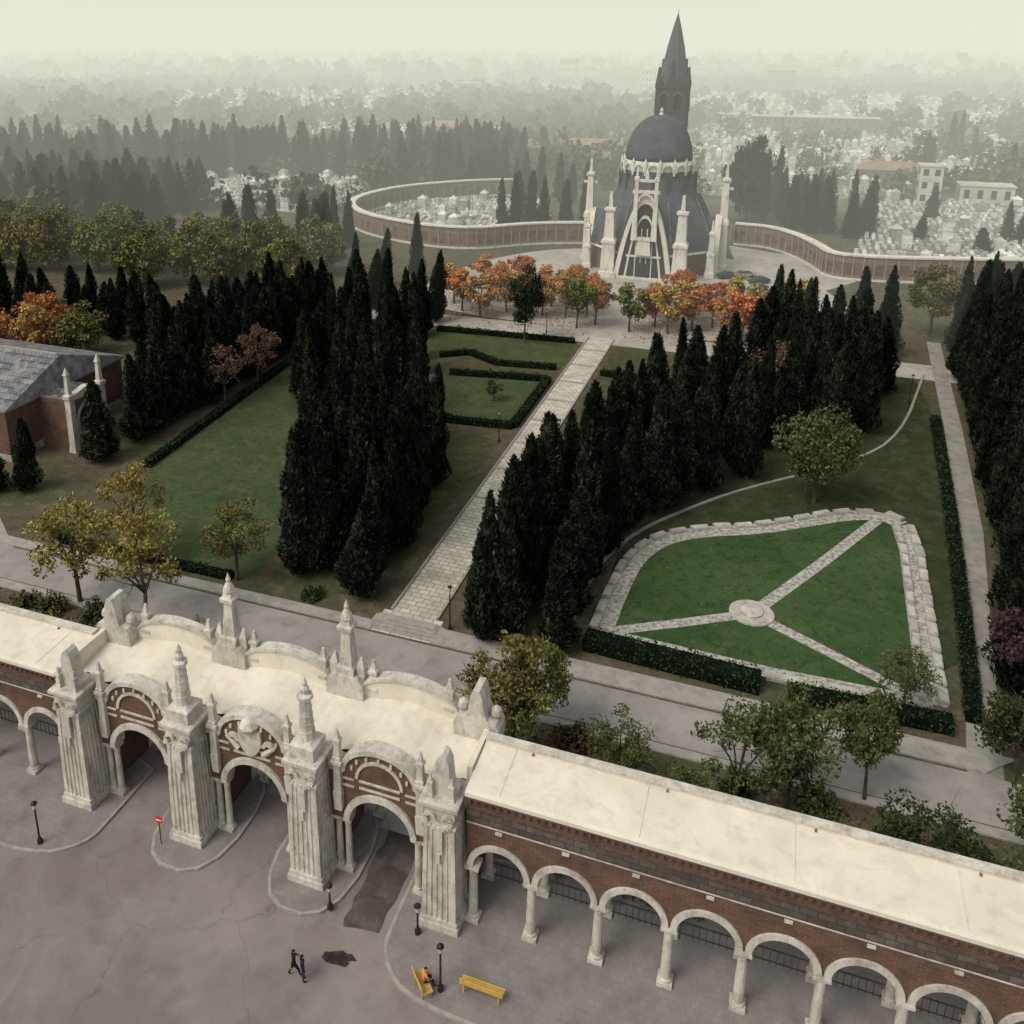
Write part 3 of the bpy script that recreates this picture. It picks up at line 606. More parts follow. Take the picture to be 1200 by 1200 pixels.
sk=MB(); sk.box(-13,13,1.6,1.98,6.9,7.94,whiteroof)
for s in(-1,1): sk.box(min(s*12.98,s*12.7),max(s*12.98,s*12.7),2.0,5.7,7.6,9.25,whiteroof)
sk.obj('roof_edge',port)
for px in(-3.95,3.95):
    b=MB(); y=6.0
    b.prism_y([(px-1.2,8.3),(px+1.2,8.3),(px+1.15,9.4),(px+.85,9.8),(px+.55,9.85),(px-.55,9.85),(px-.85,9.8),(px-1.15,9.4)],y-.65,y+.65,white)
    b.sq(px,y,[(.55,9.85),(.55,10.3),(.40,10.4),(.38,10.8),(.26,12.6),(.42,12.7),(.46,12.95),(.32,13.05),(.26,13.3)],white)
    b.lathe(px,y,[(.24,13.2),(.37,13.4),(.30,13.65),(.12,14.0),(.16,14.15),(.01,14.6)],10,white)
    for sx in(-1,1): b.sq(px+sx*.85,y,[(.24,9.6),(.24,10.3),(.06,10.9)],white)
    b.obj('rear_obelisk',port)
for sg in(-1,1):
    b=MB(); px=sg*12.2; y=5.6
    b.prism_y([(px-1.3,8.3),(px+1.3,8.3),(px+1.3,9.2),(px+1.1,9.55),(px+.62,9.7),(px+.45,10.2),(px+.34,11.1),(px+.18,11.5),(px-.18,11.5),(px-.34,11.1),(px-.45,10.2),(px-.62,9.7),(px-1.1,9.55),(px-1.3,9.2)],y-.75,y+.5,white)
    for sx in(-.95,.95): b.lathe(px+sx,y,[(.2,9.5),(.34,9.8),(.28,10.1),(.05,10.3)],8,white)
    b.obj('rear_end_block',port)
for x in(-10.3,-5.6,-2.35,2.35,5.6,10.3):
    b=MB(); pinn(b,x,5.95,9.0,11.0,.5,white); b.obj('parapet_pinnacle',port)

# ---------------------------------------------------------------- chapel
ch=empty('domed_chapel',(0,0,0))
cx,cy=0,157
b=MB()
dome=[(6.75*math.cos(a)**.9 if a<1.55 else .05,22.2+8.9*math.sin(a)) for a in [pi/2*k/12 for k in range(13)]]
b.lathe(cx,cy,dome,32,slate); o=b.obj('dome',ch,smooth=True)
b=MB(); b.lathe(cx,cy,[(.5,31),(.25,31.6),(.35,31.9),(.05,32.6)],8,whiteC); b.obj('dome_finial',ch)
b=MB()
b.lathe(cx,cy,[(9.6,13),(7.8,16.5),(6.9,20.3)],16,slate); b.lathe(cx,cy,[(6.95,20.3),(7.15,21.6),(6.8,22.25)],32,whiteC)
for k in range(16):
    a=2*pi*k/16
    b.T=Matrix.Translation((cx,cy,0))@Matrix.Rotation(a,4,'Z')
    b.ring(0,20.6,1.0,1.3,-7.5,-6.9,whiteC,8,legs=.4)
    b.sq(1.35,-7.2,[(.18,19.6),(.22,22.2),(.02,23.0)],whiteC)
    b.box(-.18,.18,-8.0,-7.0,14.5,19.8,slate)
b.T=None
b.obj('drum',ch)
b=MB()
b.lathe(cx,cy,[(13.2,0),(13.2,4.6)],8,brick,pi/8); b.lathe(cx,cy,[(13.7,4.6),(13.6,5.0)],8,whiteC,pi/8)
b.lathe(cx,cy,[(13.4,5.0),(12.6,7.6),(11.4,10.5),(10.2,13.0),(9.0,15)],8,slate,pi/8)
for k in range(8):
    a=pi/8+k*pi/4; c,s=math.cos(a),math.sin(a)
    for (r0,z0),(r1,z1) in zip([(13.5,5.0),(12.7,7.6),(11.5,10.5),(10.3,13.0)],[(12.7,7.6),(11.5,10.5),(10.3,13.0),(9.1,15)]): b.tube((cx+r0*c,cy+r0*s,z0),(cx+r1*c,cy+r1*s,z1),.16,.16,5,slateL)
b.obj('nave',ch)
def para(hw,z1,n=22,z0=0,p=2.2): return [(x,z0+(z1-z0)*(1-abs(x/hw)**p)) for x in [-hw+2*hw*k/n for k in range(n+1)]]
def portal(b,hw,zt,y0,deep):
    b.prism_y(para(hw-.3,zt-.4),y0+.9,deep,slate)
    I=para(hw-1.0,zt-1.1);O=para(hw,zt); b.strip(I,O,y0,y0+1.3,whiteC)
    b.prism_y(para(hw-1.05,zt-1.15),y0+.55,y0+.95,brickD)
    b.strip(para(hw-2.5,zt-4.0),para(hw-2.1,zt-3.4),y0+.3,y0+.7,whiteC)
    b.prism_y(para(hw-2.55,zt-4.1),y0+.42,y0+.6,glassdark)
    for x in(-1.6,-.55,.55,1.6): b.box(x-.09,x+.09,y0+.3,y0+.45,0,zt-5.5-abs(x),whiteC)
    b.box(-hw+2.4,hw-2.4,y0+.28,y0+.5,4.4,4.8,whiteC)
    b.box(-1.4,1.4,y0+.2,y0+.4,0.3,3.2,glassdark)
    b.box(-hw+1.0,hw-1.0,y0-.3,y0+.5,0,.4,whiteC)
b=MB(); portal(b,5.8,16.2,143,151); b.obj('front_portal',ch)
for sg in(-1,1):
    b=MB(); b.T=Matrix.Translation((cx,cy,0))@Matrix.Rotation(sg*pi/2,4,'Z'); portal(b,4.8,11.5,-13.6,-6); b.obj('side_portal',ch)
b=MB()
for x in(-1.9,1.9):
    b.sq(x,142.6,[(.6,8.0),(.42,12),(.32,19.5),(.46,19.7),(.46,20.3),(.2,20.5),(.12,22.3)],whiteC)
b.box(-2.6,2.6,142.3,142.9,17.2,17.8,whiteC); b.box(-2.2,2.2,142.3,142.9,19.4,19.9,whiteC); b.ring(0,15.6,1.2,1.6,142.3,142.9,whiteC,10)
b.box(-2.4,2.4,142.2,143.0,8.0,8.6,whiteC); b.sq(0,142.6,[(.35,19.9),(.3,21),(.05,21.8)],whiteC)
b.prism_y([(-1.5,5),(1.5,5),(1.2,8),(-1.2,8)],142.4,143.0,whiteC)
b.obj('belfry_frame',ch)
def chp(x,y,w,z1,z2,cross=False):
    b=MB(); b.sq(x,y,[(w*.62,0),(w*.62,1),(w*.52,1.2),(w*.44,z1*.5),(w*.52,z1*.52),(w*.52,z1*.56),(w*.36,z1*.6),(w*.28,z1),(w*.4,z1+.15),(w*.4,z1+.6),(w*.16,z1+.8),(w*.08,z2)],whiteC)
    for sx in(-1,1): b.box(x+sx*w*.3-.1,x+sx*w*.3+.1,y-w*.5,y+w*.5,z1*.1,z1*.5,whiteC)
    if cross: b.box(x-w*.7,x+w*.7,y-.2,y+.2,z1-1.6,z1-1.1,whiteC); b.box(x-w*.45,x+w*.45,y-.2,y+.2,z1-.2,z1+.1,whiteC)
    b.obj('chapel_pinnacle',ch)
for sx in(-1,1):
    chp(sx*7.0,144.2,2.7,13.2,17.0); chp(sx*13.8,157,2.1,18.2,21.8,True)
    chp(sx*12.4,149.5,1.5,8.5,11.5)
b=MB()
tx,ty=-1.8,188
b.cbox(tx,ty,0,30,7.0,7.0,brickD)
for z in(12,20,26,29.6): b.cbox(tx,ty,z,z+.4,7.3,7.3,whiteC if z<25 else brickD)
for k in range(4):
    b.T=Matrix.Translation((tx,ty,0))@Matrix.Rotation(k*pi/2,4,'Z')
    for c in(-1.55,1.55): b.archwall(c-1.55,c+1.55,30,35,c,.75,33.2,-3.5,-2.9,brickD,8); b.ring(c,33.2,.75,.95,-3.62,-3.48,wallbr,8)
    b.sq(3.1,-3.1,[(.5,30),(.45,35.5),(.6,35.6),(.28,38),(.02,40)],brickD)
    b.prism_y([(-1.3,35.4),(1.3,35.4),(0,39.6)],-3.6,-2.0,brickD)
    b.prism_y([(-.6,39.5),(.6,39.5),(0,41.5)],-2.9,-1.5,brickD)
b.T=None
b.cbox(tx,ty,30,35,4.8,4.8,glassdark); b.cbox(tx,ty,35,35.4,7.4,7.4,brickD)
b.lathe(tx,ty,[(3.5,35.4),(3.0,39),(2.0,44.2),(.9,48.6),(.12,51.3)],8,slate,pi/8)
b.tube((tx,ty,51),(tx,ty,52.3),.08,.05,6,darkiron)
b.obj('bell_tower',ch)
def niche_wall(name,pts,h=4.8):
    e=empty(name); pts=smoothpoly(pts,2)
    ribbon('brick_wall',pts,1.2,h,wallbr,z0=-.1,parent=e); ribbon('white_coping',pts,1.9,h+.32,whiteC,z0=h,parent=e); ribbon('plinth',pts,1.7,.4,whiteC,z0=-.05,parent=e)
    b=MB()
    for i in range(len(pts)-1):
        a=Vector((*pts[i],0));c=Vector((*pts[i+1],0));d=c-a;l=d.length;d.normalize();k=max(1,round(l/2.6))
        for j in range(k):
            p=a+d*((j+.5)*l/k); b.T=Matrix.Translation(p)@Matrix.Rotation(math.atan2(d.y,d.x),4,'Z')
            for s in(-1,1):
                b.box(-.95,.95,s*.61-.02,s*.61+.02,1.0,3.4,darkred); b.box(-1.28,-1.14,s*.68-.08,s*.68+.08,.4,h,conc)
    b.obj('niche_piers',e)
niche_wall('enclosure_wall',[(-15,174),(-26,170),(-33,165),(-39,159),(-47,157),(-57,159),(-70,165),(-79,174),(-84,185),(-84,197),(-80,212),(-64,230),(-50,236)])
niche_wall('enclosure_wall',[(15,184),(23,183),(29,175),(33,165),(35,158),(42,157.5),(50,159),(67,164),(95,172)])

# ---------------------------------------------------------------- brick pavilion at left
lb=empty('brick_pavilion')
b=MB(); X0,X1,Y0,Y1=-88,-53.2,36,55
b.box(X0,X1,Y0,Y1,0,6.0,brick); b.box(X0-.3,X1+.3,Y0-.3,Y1+.3,6.0,6.3,conc); b.box(X0-.1,X1+.1,Y0-.1,Y1+.1,0,.8,conc)
for k in range(8):
    x=X0+2+k*3.6; b.box(x-.7,x+.7,Y0-.06,Y0+.02,2,4.2,glassdark); b.ring(x,4.2,.7,.95,Y0-.12,Y0-.0,conc,8)
b.obj('brick_walls',lb)
b=MB(); ym=(Y0+Y1)/2
b.add([(X0-.5,Y0-.5,6.3),(X1+.5,Y0-.5,6.3),(X1+.5,Y1+.5,6.3),(X0-.5,Y1+.5,6.3),(X0+6,ym,9.6),(X1-.5,ym,9.6)],[(0,1,5,4),(1,2,5),(2,3,4,5),(3,0,4)],slateL); b.box(X0+6,X1-1,ym-.15,ym+.15,9.55,9.7,conc)
b.sq(-57,36.3,[(.5,6.3),(.5,7.4),(.3,7.6),(.05,8.6)],white); b.obj('slate_roof',lb)
b=MB()
b.T=Matrix.Translation((-50.8,43.2,0))@Matrix.Rotation(pi/2,4,'Z')
b.archwall(-2.5,2.5,0,6.2,0,1.7,3.6,-2.6,-2.0,brick); b.ring(0,3.6,1.7,2.0,-2.72,-1.9,white,14,legs=3.5); b.prism_y([(-2.6,6.2),(2.6,6.2),(1.6,6.9),(0,7.3),(-1.6,6.9)],-2.7,-1.9,white)
b.box(-2.5,2.5,-2.0,2.6,5.6,6.2,brick); b.box(-2.5,2.5,-1.9,2.6,6.2,6.3,slateL)
for sx in(-1,1):
    b.sq(sx*2.5,-2.3,[(.5,0),(.4,.8),(.36,6.4),(.5,6.5),(.5,6.9),(.28,7.1),(.2,9.2),(.3,9.3),(.04,10.2)],white)
    b.box(sx*2.15-.3,sx*2.15+.3,-2.0,2.6,0,5.6,brick)
b.box(-1.9,1.9,1.2,1.5,0,5.4,glassdark)
b.T=None; b.obj('entrance_porch',lb)

# ---------------------------------------------------------------- grave fields
def ptin(poly,x,y):
    c=False;n=len(poly)
    for i in range(n):
        a=poly[i];d=poly[i-1]
        if (a[1]>y)!=(d[1]>y) and x<(d[0]-a[0])*(y-a[1])/(d[1]-a[1])+a[0]: c=not c
    return c
def graves(name,poly,sx,sy,mausol=.05,big=1.):
    xs=[p[0] for p in poly];ys=[p[1] for p in poly]
    b=MB(); y=min(ys); r=0
    while y<max(ys):
        x=min(xs); r+=1
        while x<max(xs):
            xx=x+random.uniform(-.15,.15)*sx/1.6;yy=y+random.uniform(-.2,.2)*big
            if ptin(poly,xx,yy) and random.random()<.9:
                q=random.random()
                if q<mausol:
                    w=random.uniform(1.6,2.6)*big;h=random.uniform(2.0,3.4)*big; b.box(xx-w/2,xx+w/2,yy-w/2,yy+w/2,0,h,tomb); b.lathe(xx,yy,[(w*.75,h),(w*.7,h+.2),(.1,h+1.0)],4,tomb,pi/4)
                else:
                    h=random.uniform(.3,.6); b.box(xx-.45,xx+.45,yy-1.0,yy+1.0,0,h,tomb)
                    if q<.6: hh=random.uniform(.6,1.3); b.box(xx-.4,xx+.4,yy+.8,yy+1.0,h,h+hh*.8,tomb)
                    elif q<.85: b.box(xx-.06,xx+.06,yy+.8,yy+.92,h,h+1.2,tomb); b.box(xx-.32,xx+.32,yy+.8,yy+.92,h+.75,h+.87,tomb)
            x+=sx
        y+=sy if r%2 else sy*1.25
    b.obj(name)
gravelm=M('cemetery_gravel',(.19,.185,.155),(.26,.25,.215),.1,c3=(.08,.095,.05),s3=.2,f3=.8,det=2)
A=[(-42,160),(-57,162),(-70,168),(-80,180),(-81,198),(-76,212),(-62,226),(-44,228),(-34,205),(-36,176)]
B=[(38,163),(60,168),(95,180),(130,200),(130,262),(90,270),(52,262),(46,225),(42,190)]
C_=[(-160,192),(-100,184),(-92,215),(-118,248),(-160,240)]
D=[(-20,260),(30,250),(70,290),(110,330),(120,480),(0,520),(-60,420)]
Ef=[(-190,330),(-100,300),(-60,360),(-120,430),(-230,440)]
G1=[(-60,540),(160,520),(230,700),(60,860),(-120,760)]
G2=[(-420,520),(-260,480),(-200,640),(-330,760),(-520,700)]
for p in(A,B,C_,D,Ef,G1,G2): sheet('cemetery_ground',p,.004,gravelm)
graves('gravestones',A,1.4,3.0,.04); graves('gravestones',B,1.6,3.4,.06); graves('gravestones',C_,1.3,2.9,.05)
graves('gravestones',D,3.2,5.4,.4); graves('gravestones',Ef,3.2,5.4,.35)
graves('distant_mausoleums',G1,8,13,.85,1.5); graves('distant_mausoleums',G2,8,13,.85,1.5)
def building(x,y,w,d,h,mat,fl,roof='flat'):
    b=MB(); b.cbox(x,y,0,h,w,d,mat); b.cbox(x,y,h,h+.4,w+.6,d+.6,bld)
    fh=h/fl
    for k in range(fl):
        n=max(2,int(w/3.2))
        for j in range(n):
            xx=x-w/2+(j+.5)*w/n; b.box(xx-.7,xx+.7,y-d/2-.05,y-d/2+.02,k*fh+fh*.3,k*fh+fh*.8,glassdark)
        n=max(2,int(d/3.2))
        for j in range(n):
            yy=y-d/2+(j+.5)*d/n; b.box(x-w/2-.05,x-w/2+.02,yy-.7,yy+.7,k*fh+fh*.3,k*fh+fh*.8,glassdark)
    if roof=='hip': b.add([(x-w/2-.4,y-d/2-.4,h+.4),(x+w/2+.4,y-d/2-.4,h+.4),(x+w/2+.4,y+d/2+.4,h+.4),(x-w/2-.4,y+d/2+.4,h+.4),(x-w/2+d/2,y,h+2.6),(x+w/2-d/2,y,h+2.6)],[(0,1,5,4),(1,2,5),(2,3,4,5),(3,0,4)],rooft)
    b.obj('cemetery_building' if y<600 else 'distant_building')
building(64,262,6,6,11,bld,3); building(80,270,14,8,5,bld,1); building(58,300,22,7,5,bldbr,1,'hip'); building(92,215,8,6,4.5,bld,1)
building(35,470,60,9,9,bldbr,2); building(20,520,90,9,6,bld,2); building(-70,300,18,9,8,bldbr,2,'hip'); building(-50,330,24,10,6,bld,2,'hip'); building(-130,380,26,10,7,bldbr,2,'hip'); building(-40,290,12,8,6,bldbr,2,'hip')
for i in range(46):
    a=random.uniform(-.75,.35); dd=random.uniform(800,2200)
    building(25+dd*math.sin(a),-34+dd*math.cos(a),random.uniform(14,40),random.uniform(12,16),random.uniform(9,30),random.choice([bld,bldbr,bld]),4)
Q=[]
def scatter(n,r0,r1,leafn,leaf,R0,R1):
    for _ in range(n):
        a=random.uniform(-.98,.42); dd=math.sqrt(random.uniform(r0*r0,r1*r1)); x=25+dd*math.sin(a);y=-34+dd*math.cos(a)
        if y<135 or ptin(A,x,y) or ptin(B,x,y) or ptin(C_,x,y): continue
        if (ptin(D,x,y) or ptin(Ef,x,y) or ptin(G1,x,y) or ptin(G2,x,y)) and random.random()<.78: continue
        if -85<x<60 and y<250: continue
        if y<180 and x>-140: continue
        clus=math.sin(x*.011+1)+math.sin(y*.013)+math.sin((x+y)*.007)
        if clus<-.9 and random.random()<.8: continue
        R=random.uniform(R0,R1); h=R*random.uniform(1.5,2.4)
        if random.random()<.3: R*=.45; h=R*5
        d=unit(rng.normal(size=(leafn,3))); ph=rng.random(2)*6
        P=d*np.array([R,R,h*.5])*(.6+.45*rng.random((leafn,1)))*(1+.18*np.sin(5*d[:,:1]+ph[0])+.15*np.sin(6*d[:,2:3]+ph[1]))+np.array([x,y,h*.52])
        U=unit(rng.normal(size=(leafn,3)))*leaf*R;W=unit(np.cross(U,rng.normal(size=(leafn,3))))*leaf*R*.7
        Q.append(leafquads(P,U,W))
scatter(2000,170,520,90,.25,3,5.5); scatter(3600,500,1200,26,.5,4,7); scatter(5200,1100,3600,12,.8,7,13)
me=foliage_mesh('distant_trees',np.concatenate(Q),farleaf); o=bpy.data.objects.new('distant_trees',me); COL.objects.link(o)
b=MB(); NX=80;NY=14;V=[];F=[]
for j in range(NY+1):
    for i in range(NX+1):
        a=-1.1+1.7*i/NX; dd=2600+4200*j/NY; t=j/NY
        V.append((25+dd*math.sin(a),-34+dd*math.cos(a),-3+t*(60+35*math.sin(i*.21)+18*math.sin(i*.53+2))))
for j in range(NY):
    for i in range(NX): a=j*(NX+1)+i; F.append((a,a+1,a+NX+2,a+NX+1))
b.add(V,F,farland); b.obj('hills',smooth=True)

# ---------------------------------------------------------------- street furniture
def lamp(x,y,h,z=.13):
    b=MB(); b.lathe(0,0,[(.16,0),(.16,.25),(.09,.35),(.06,.5),(.05,h-.6),(.08,h-.55),(.05,h-.5)],10,darkiron)
    b.lathe(0,0,[(.10,h-.5),(.17,h-.15)],6,lampg); b.lathe(0,0,[(.21,h-.15),(.14,h-.05),(.04,h)],6,darkiron); b.obj('street_lamp',loc=(x,y,z))
for x,y,h in[(-12,-3,3.0),(13.1,-3.0,3.0),(5.9,-.9,1.7),(10.9,-.6,2.0)]: lamp(x,y,h)
for x,y in[(3.4,24.5),(-3.6,60),(3.6,60),(-9,103),(9,103),(20,124),(-20,124),(43,90)]: lamp(x,y,4.0,0)
b=MB(); b.tube((0,0,0),(0,0,1.9),.03,.03,8,darkiron)
b.T=Matrix.Rotation(pi/2,4,'X'); b.lathe(0,1.75,[(.26,-.02),(.26,.02)],20,redp); b.box(-.18,.18,1.71,1.79,.021,.03,whitep); b.T=None
b.obj('no_entry_sign',loc=(-5.3,-.6,.13))
def bench(x,y,rot,L=1.8):
    b=MB()
    for k in range(4): b.box(-L/2,L/2,-.22+k*.13,-.12+k*.13,.43,.47,yellowp)
    for k in range(3):
        b.T=Matrix.Translation((0,.33+k*.03,.55+k*.14)); b.box(-L/2,L/2,-.02,.02,0,.11,yellowp)
    b.T=None
    for sx in(-L/2+.2,L/2-.2):
        b.box(sx-.03,sx+.03,-.2,-.14,0,.43,yellowp); b.box(sx-.03,sx+.03,.26,.32,0,.5,yellowp); b.tube((sx,.3,.45),(sx,.42,.98),.03,.025,6,yellowp); b.box(sx-.03,sx+.03,-.2,.3,.38,.43,yellowp)
    o=b.obj('park_bench',loc=(x,y,.134)); o.rotation_euler=(0,0,rot); return o
bench(15.1,-2.4,pi,2.2); bench(12.3,-3.2,pi*.75,1.3)
def carmesh():
    b=MB(); 
    lo=[(-2.1,.35),(-2.15,.75),(-1.9,.9),(1.55,.97),(2.05,.92),(2.15,.6),(2.1,.35)]
    b.prism_y(lo,-.82,.82,carp)
    v=[(-1.35,-.78,.93),(1.5,-.78,.95),(1.5,.78,.95),(-1.35,.78,.93),(-.65,-.6,1.4),(.75,-.6,1.42),(.75,.6,1.42),(-.65,.6,1.4)]
    b.add(v,[(0,1,5,4),(1,2,6,5),(2,3,7,6),(3,0,4,7)],glassdark); b.box(-.62,.72,-.58,.58,1.405,1.45,carp)
    for x in(-1.35,1.3):
        for y in(-.83,.83): b.tube((x,y-.1,.32),(x,y+.1,.32),.32,.32,14,rubber)
    me=bpy.data.meshes.new('car'); me.from_pydata(b.v,[],b.f)
    for m in b.mats: me.materials.append(m)
    me.polygons.foreach_set('material_index',b.m); return me
CM=carmesh()
for x,y,r,c in[(16,150,.4,(.03,.03,.035)),(19,152,.5,(.3,.3,.32)),(22,142,.9,(.05,.06,.08)),(25,139,1.0,(.5,.5,.5)),(28,137,1.0,(.08,.02,.02)),(-24,127,.1,(.4,.4,.42)),(-20,128,.1,(.05,.05,.06)),(10,127,.0,(.5,.5,.48)),(15,127,.1,(.04,.04,.05)),(-29,126,.2,(.6,.6,.6)),(22,148,.7,(.02,.02,.02))]:
    o=bpy.data.objects.new('parked_car',CM); COL.objects.link(o); o.location=(x,y,.01); o.rotation_euler=(0,0,r); o.color=(*c,1)

def person(loc,rot,pose,shirt,trous,z=0):
    J=dict(pel=(0,0,.95),wai=(0,0,1.1),che=(0,-.01,1.32),nk=(0,0,1.5),hd=(0,-.02,1.6),ht=(0,-.02,1.74),
      sl=(-.2,0,1.43),sr=(.2,0,1.43),el=(-.26,.03,1.14),er=(.26,.03,1.14),wl=(-.27,-.05,.9),wr=(.27,-.05,.9),
      hl=(-.1,0,.92),hr=(.1,0,.92),kl=(-.11,-.02,.5),kr=(.11,-.02,.5),al=(-.11,.02,.09),ar=(.11,.02,.09),tl=(-.12,-.17,.03),tr=(.12,-.17,.03))
    J.update(pose)
    Rr=dict(pel=.14,wai=.13,che=.16,nk=.06,hd=.095,ht=.07,sl=.075,sr=.075,el=.05,er=.05,wl=.032,wr=.032,hl=.1,hr=.1,kl=.065,kr=.065,al=.042,ar=.042,tl=.035,tr=.035)
    E=[('pel','wai'),('wai','che'),('che','nk'),('nk','hd'),('hd','ht'),('che','sl'),('sl','el'),('el','wl'),('che','sr'),('sr','er'),('er','wr'),('pel','hl'),('hl','kl'),('kl','al'),('al','tl'),('pel','hr'),('hr','kr'),('kr','ar'),('ar','tr')]
    for s,w_,e_ in(('L','wl','el'),('R','wr','er')):
        w=Vector(J[w_]);d=(w-Vector(J[e_])).normalized(); J['p'+s]=tuple(w+d*.07);Rr['p'+s]=.03;E.append((w_,'p'+s))
        for k in range(5):
            off=Vector((0,(k-2)*.018,0)); ln=[.05,.075,.085,.078,.06][k]
            a='f%s%da'%(s,k);c='f%s%db'%(s,k)
            J[a]=tuple(w+d*(.05 if k==0 else .09)+off*(1.6 if k==0 else 1.1));J[c]=tuple(Vector(J[a])+d*ln+Vector((.012 if s=='L' else -.012,0,0))+off*(.8 if k==0 else .2));Rr[a]=.01;Rr[c]=.008;E+=[('p'+s,a),(a,c)]
    names=list(J); me=bpy.data.meshes.new('person'); me.from_pydata([J[n] for n in names],[(names.index(a),names.index(c)) for a,c in E],[])
    o=bpy.data.objects.new('person_tmp',me); COL.objects.link(o)
    md=o.modifiers.new('s','SKIN'); md.use_smooth_shade=True; sd=o.modifiers.new('d','SUBSURF'); sd.levels=1;sd.render_levels=1
    for i,n in enumerate(names): me.skin_vertices[0].data[i].radius=(Rr[n],Rr[n]*(.75 if n in('pel','wai','che') else 1)); me.skin_vertices[0].data[i].use_root=(n=='pel')
    dg=bpy.context.evaluated_depsgraph_get(); m2=bpy.data.meshes.new_from_object(o.evaluated_get(dg)); bpy.data.objects.remove(o)
    m2.materials.clear()
    for m in(shirt,trous,skin,hairm,rubber): m2.materials.append(m)
    def seg(p,a,c):
        a=Vector(a);c=Vector(c);t=max(0,min(1,(p-a).dot(c-a)/max((c-a).length_squared,1e-9)));return (p-a-(c-a)*t).length
    for f in m2.polygons:
        p=Vector(f.center); best=min(E,key=lambda e:seg(p,J[e[0]],J[e[1]])-.5*Rr[e[0]])
        if best in(('nk','hd'),('hd','ht')):
            hp=Vector(J['hd']); f.material_index=3 if (p.z>hp.z+.07 or p.y>hp.y+.03) and p.z>hp.z-.06 else 2
        elif best[0][0] in'f' or best[0] in('pL','pR') or best[1] in('pL','pR'): f.material_index=2
        elif best[0] in('al','ar'): f.material_index=4
        elif best[0] in('hl','hr','kl','kr') or best==('pel','hl') or best==('pel','hr'): f.material_index=1
        else: f.material_index=0
        f.use_smooth=True
    q=bpy.data.objects.new('person',m2); COL.objects.link(q); q.location=(*loc,z); q.rotation_euler=(0,0,rot)
    h=Vector(J['hd']); b=MB()
    b.lathe(h.x,h.y-.105,[(.014,h.z-.01),(.018,h.z),(.008,h.z+.045)],6,skin)
    for sx in(-1,1):
        b.lathe(h.x+sx*.035,h.y-.09,[(.004,h.z+.035),(.013,h.z+.045),(.004,h.z+.055)],6,hairm); b.lathe(h.x+sx*.098,h.y,[(.01,h.z),(.02,h.z+.03),(.008,h.z+.06)],6,skin)
    b.box(h.x-.025,h.x+.025,h.y-.1,h.y-.09,h.z-.045,h.z-.035,redp)
    b.obj('face',q)
walk=dict(kl=(-.11,-.2,.52),al=(-.11,-.28,.1),tl=(-.12,-.46,.04),kr=(.11,.06,.5),ar=(.11,.3,.16),tr=(.12,.16,.05),el=(-.27,.12,1.16),wl=(-.26,.14,.92),er=(.27,-.06,1.16),wr=(.25,-.24,1.0))
person((5.9,-4.75),2.2,walk,clothd,clothd,-.005); person((6.45,-4.85),2.3,{},clothd,clothb,-.005)
sit=dict(pel=(0,0,.56),wai=(0,.02,.72),che=(0,-.04,.95),nk=(0,-.06,1.12),hd=(0,-.1,1.22),ht=(0,-.12,1.36),sl=(-.2,-.05,1.05),sr=(.2,-.05,1.05),el=(-.27,-.12,.78),er=(.27,-.12,.78),wl=(-.16,-.34,.64),wr=(.16,-.34,.64),hl=(-.1,0,.54),hr=(.1,0,.54),kl=(-.13,-.44,.52),kr=(.13,-.44,.52),al=(-.13,-.46,.1),ar=(.13,-.4,.1),tl=(-.14,-.62,.035),tr=(.14,-.58,.035))
person((12.3,-3.2),pi*.75,sit,clotho,clothb,.134)

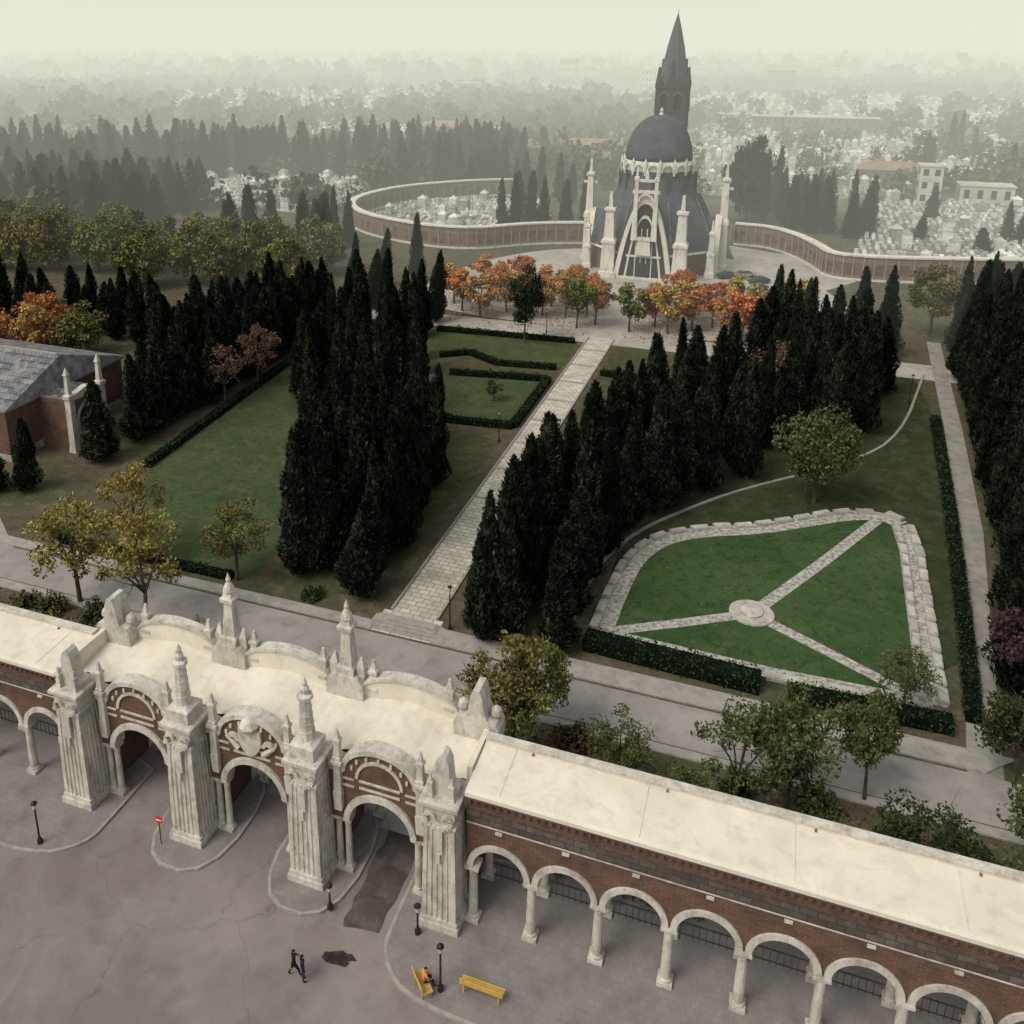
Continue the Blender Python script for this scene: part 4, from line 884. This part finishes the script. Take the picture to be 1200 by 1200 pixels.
# ---------------------------------------------------------------- haze, sky, sun, camera
m=bpy.data.materials.new('emissive_haze'); m.use_nodes=True; nt=m.node_tree; nt.nodes.clear()
o=nt.nodes.new('ShaderNodeOutputMaterial'); ab=nt.nodes.new('ShaderNodeVolumeAbsorption'); em=nt.nodes.new('ShaderNodeEmission'); ad=nt.nodes.new('ShaderNodeAddShader')
s=.0017; ab.inputs['Color'].default_value=(0,0,0,1); ab.inputs['Density'].default_value=s
em.inputs['Color'].default_value=(.80,.82,.69,1); em.inputs['Strength'].default_value=s  # distance veil: the volume itself glows this colour instead of scattering sunlight
nt.links.new(ab.outputs[0],ad.inputs[0]);nt.links.new(em.outputs[0],ad.inputs[1]);nt.links.new(ad.outputs[0],o.inputs['Volume'])
b=MB(); b.box(-8000,8000,100,8500,-5,130,m); b.obj('glowing_haze')
w=bpy.data.worlds.new('World'); SC.world=w; w.use_nodes=True; nt=w.node_tree; bg=nt.nodes['Background']
sky=nt.nodes.new('ShaderNodeTexSky'); sky.sky_type='NISHITA'; sky.sun_disc=False; sky.sun_elevation=math.radians(52); sky.sun_rotation=math.radians(215); sky.air_density=1.5; sky.dust_density=4
hs=nt.nodes.new('ShaderNodeHueSaturation'); hs.inputs['Saturation'].default_value=.3
mx=nt.nodes.new('ShaderNodeMix'); mx.data_type='RGBA'; mx.blend_type='MULTIPLY'; mx.inputs[0].default_value=1; mx.inputs[7].default_value=(1.05,1.0,.93,1)
nt.links.new(sky.outputs[0],hs.inputs['Color']); nt.links.new(hs.outputs[0],mx.inputs[6]); nt.links.new(mx.outputs[2],bg.inputs[0]); bg.inputs[1].default_value=.135
sd=bpy.data.lights.new('sun','SUN'); sd.energy=1.3; sd.angle=math.radians(26); sd.color=(1,.95,.85)
so=bpy.data.objects.new('sun',sd); COL.objects.link(so)
el=math.radians(52); az=math.radians(215)
D_=Vector((math.sin(az)*math.cos(el),math.cos(az)*math.cos(el),math.sin(el)))
so.rotation_euler=D_.to_track_quat('Z','Y').to_euler()
cam=bpy.data.cameras.new('camera'); co=bpy.data.objects.new('camera',cam); COL.objects.link(co)
co.location=(25.2,-34.2,45); co.rotation_euler=(math.radians(73.2),0,math.radians(20.2))
cam.lens=1066/1200*36; cam.sensor_width=36; cam.shift_x=70/1200; cam.shift_y=-228/1200; cam.clip_end=20000; cam.clip_start=.5
SC.camera=co
SC.view_settings.view_transform='Standard'; SC.view_settings.look='None'; SC.view_settings.exposure=0
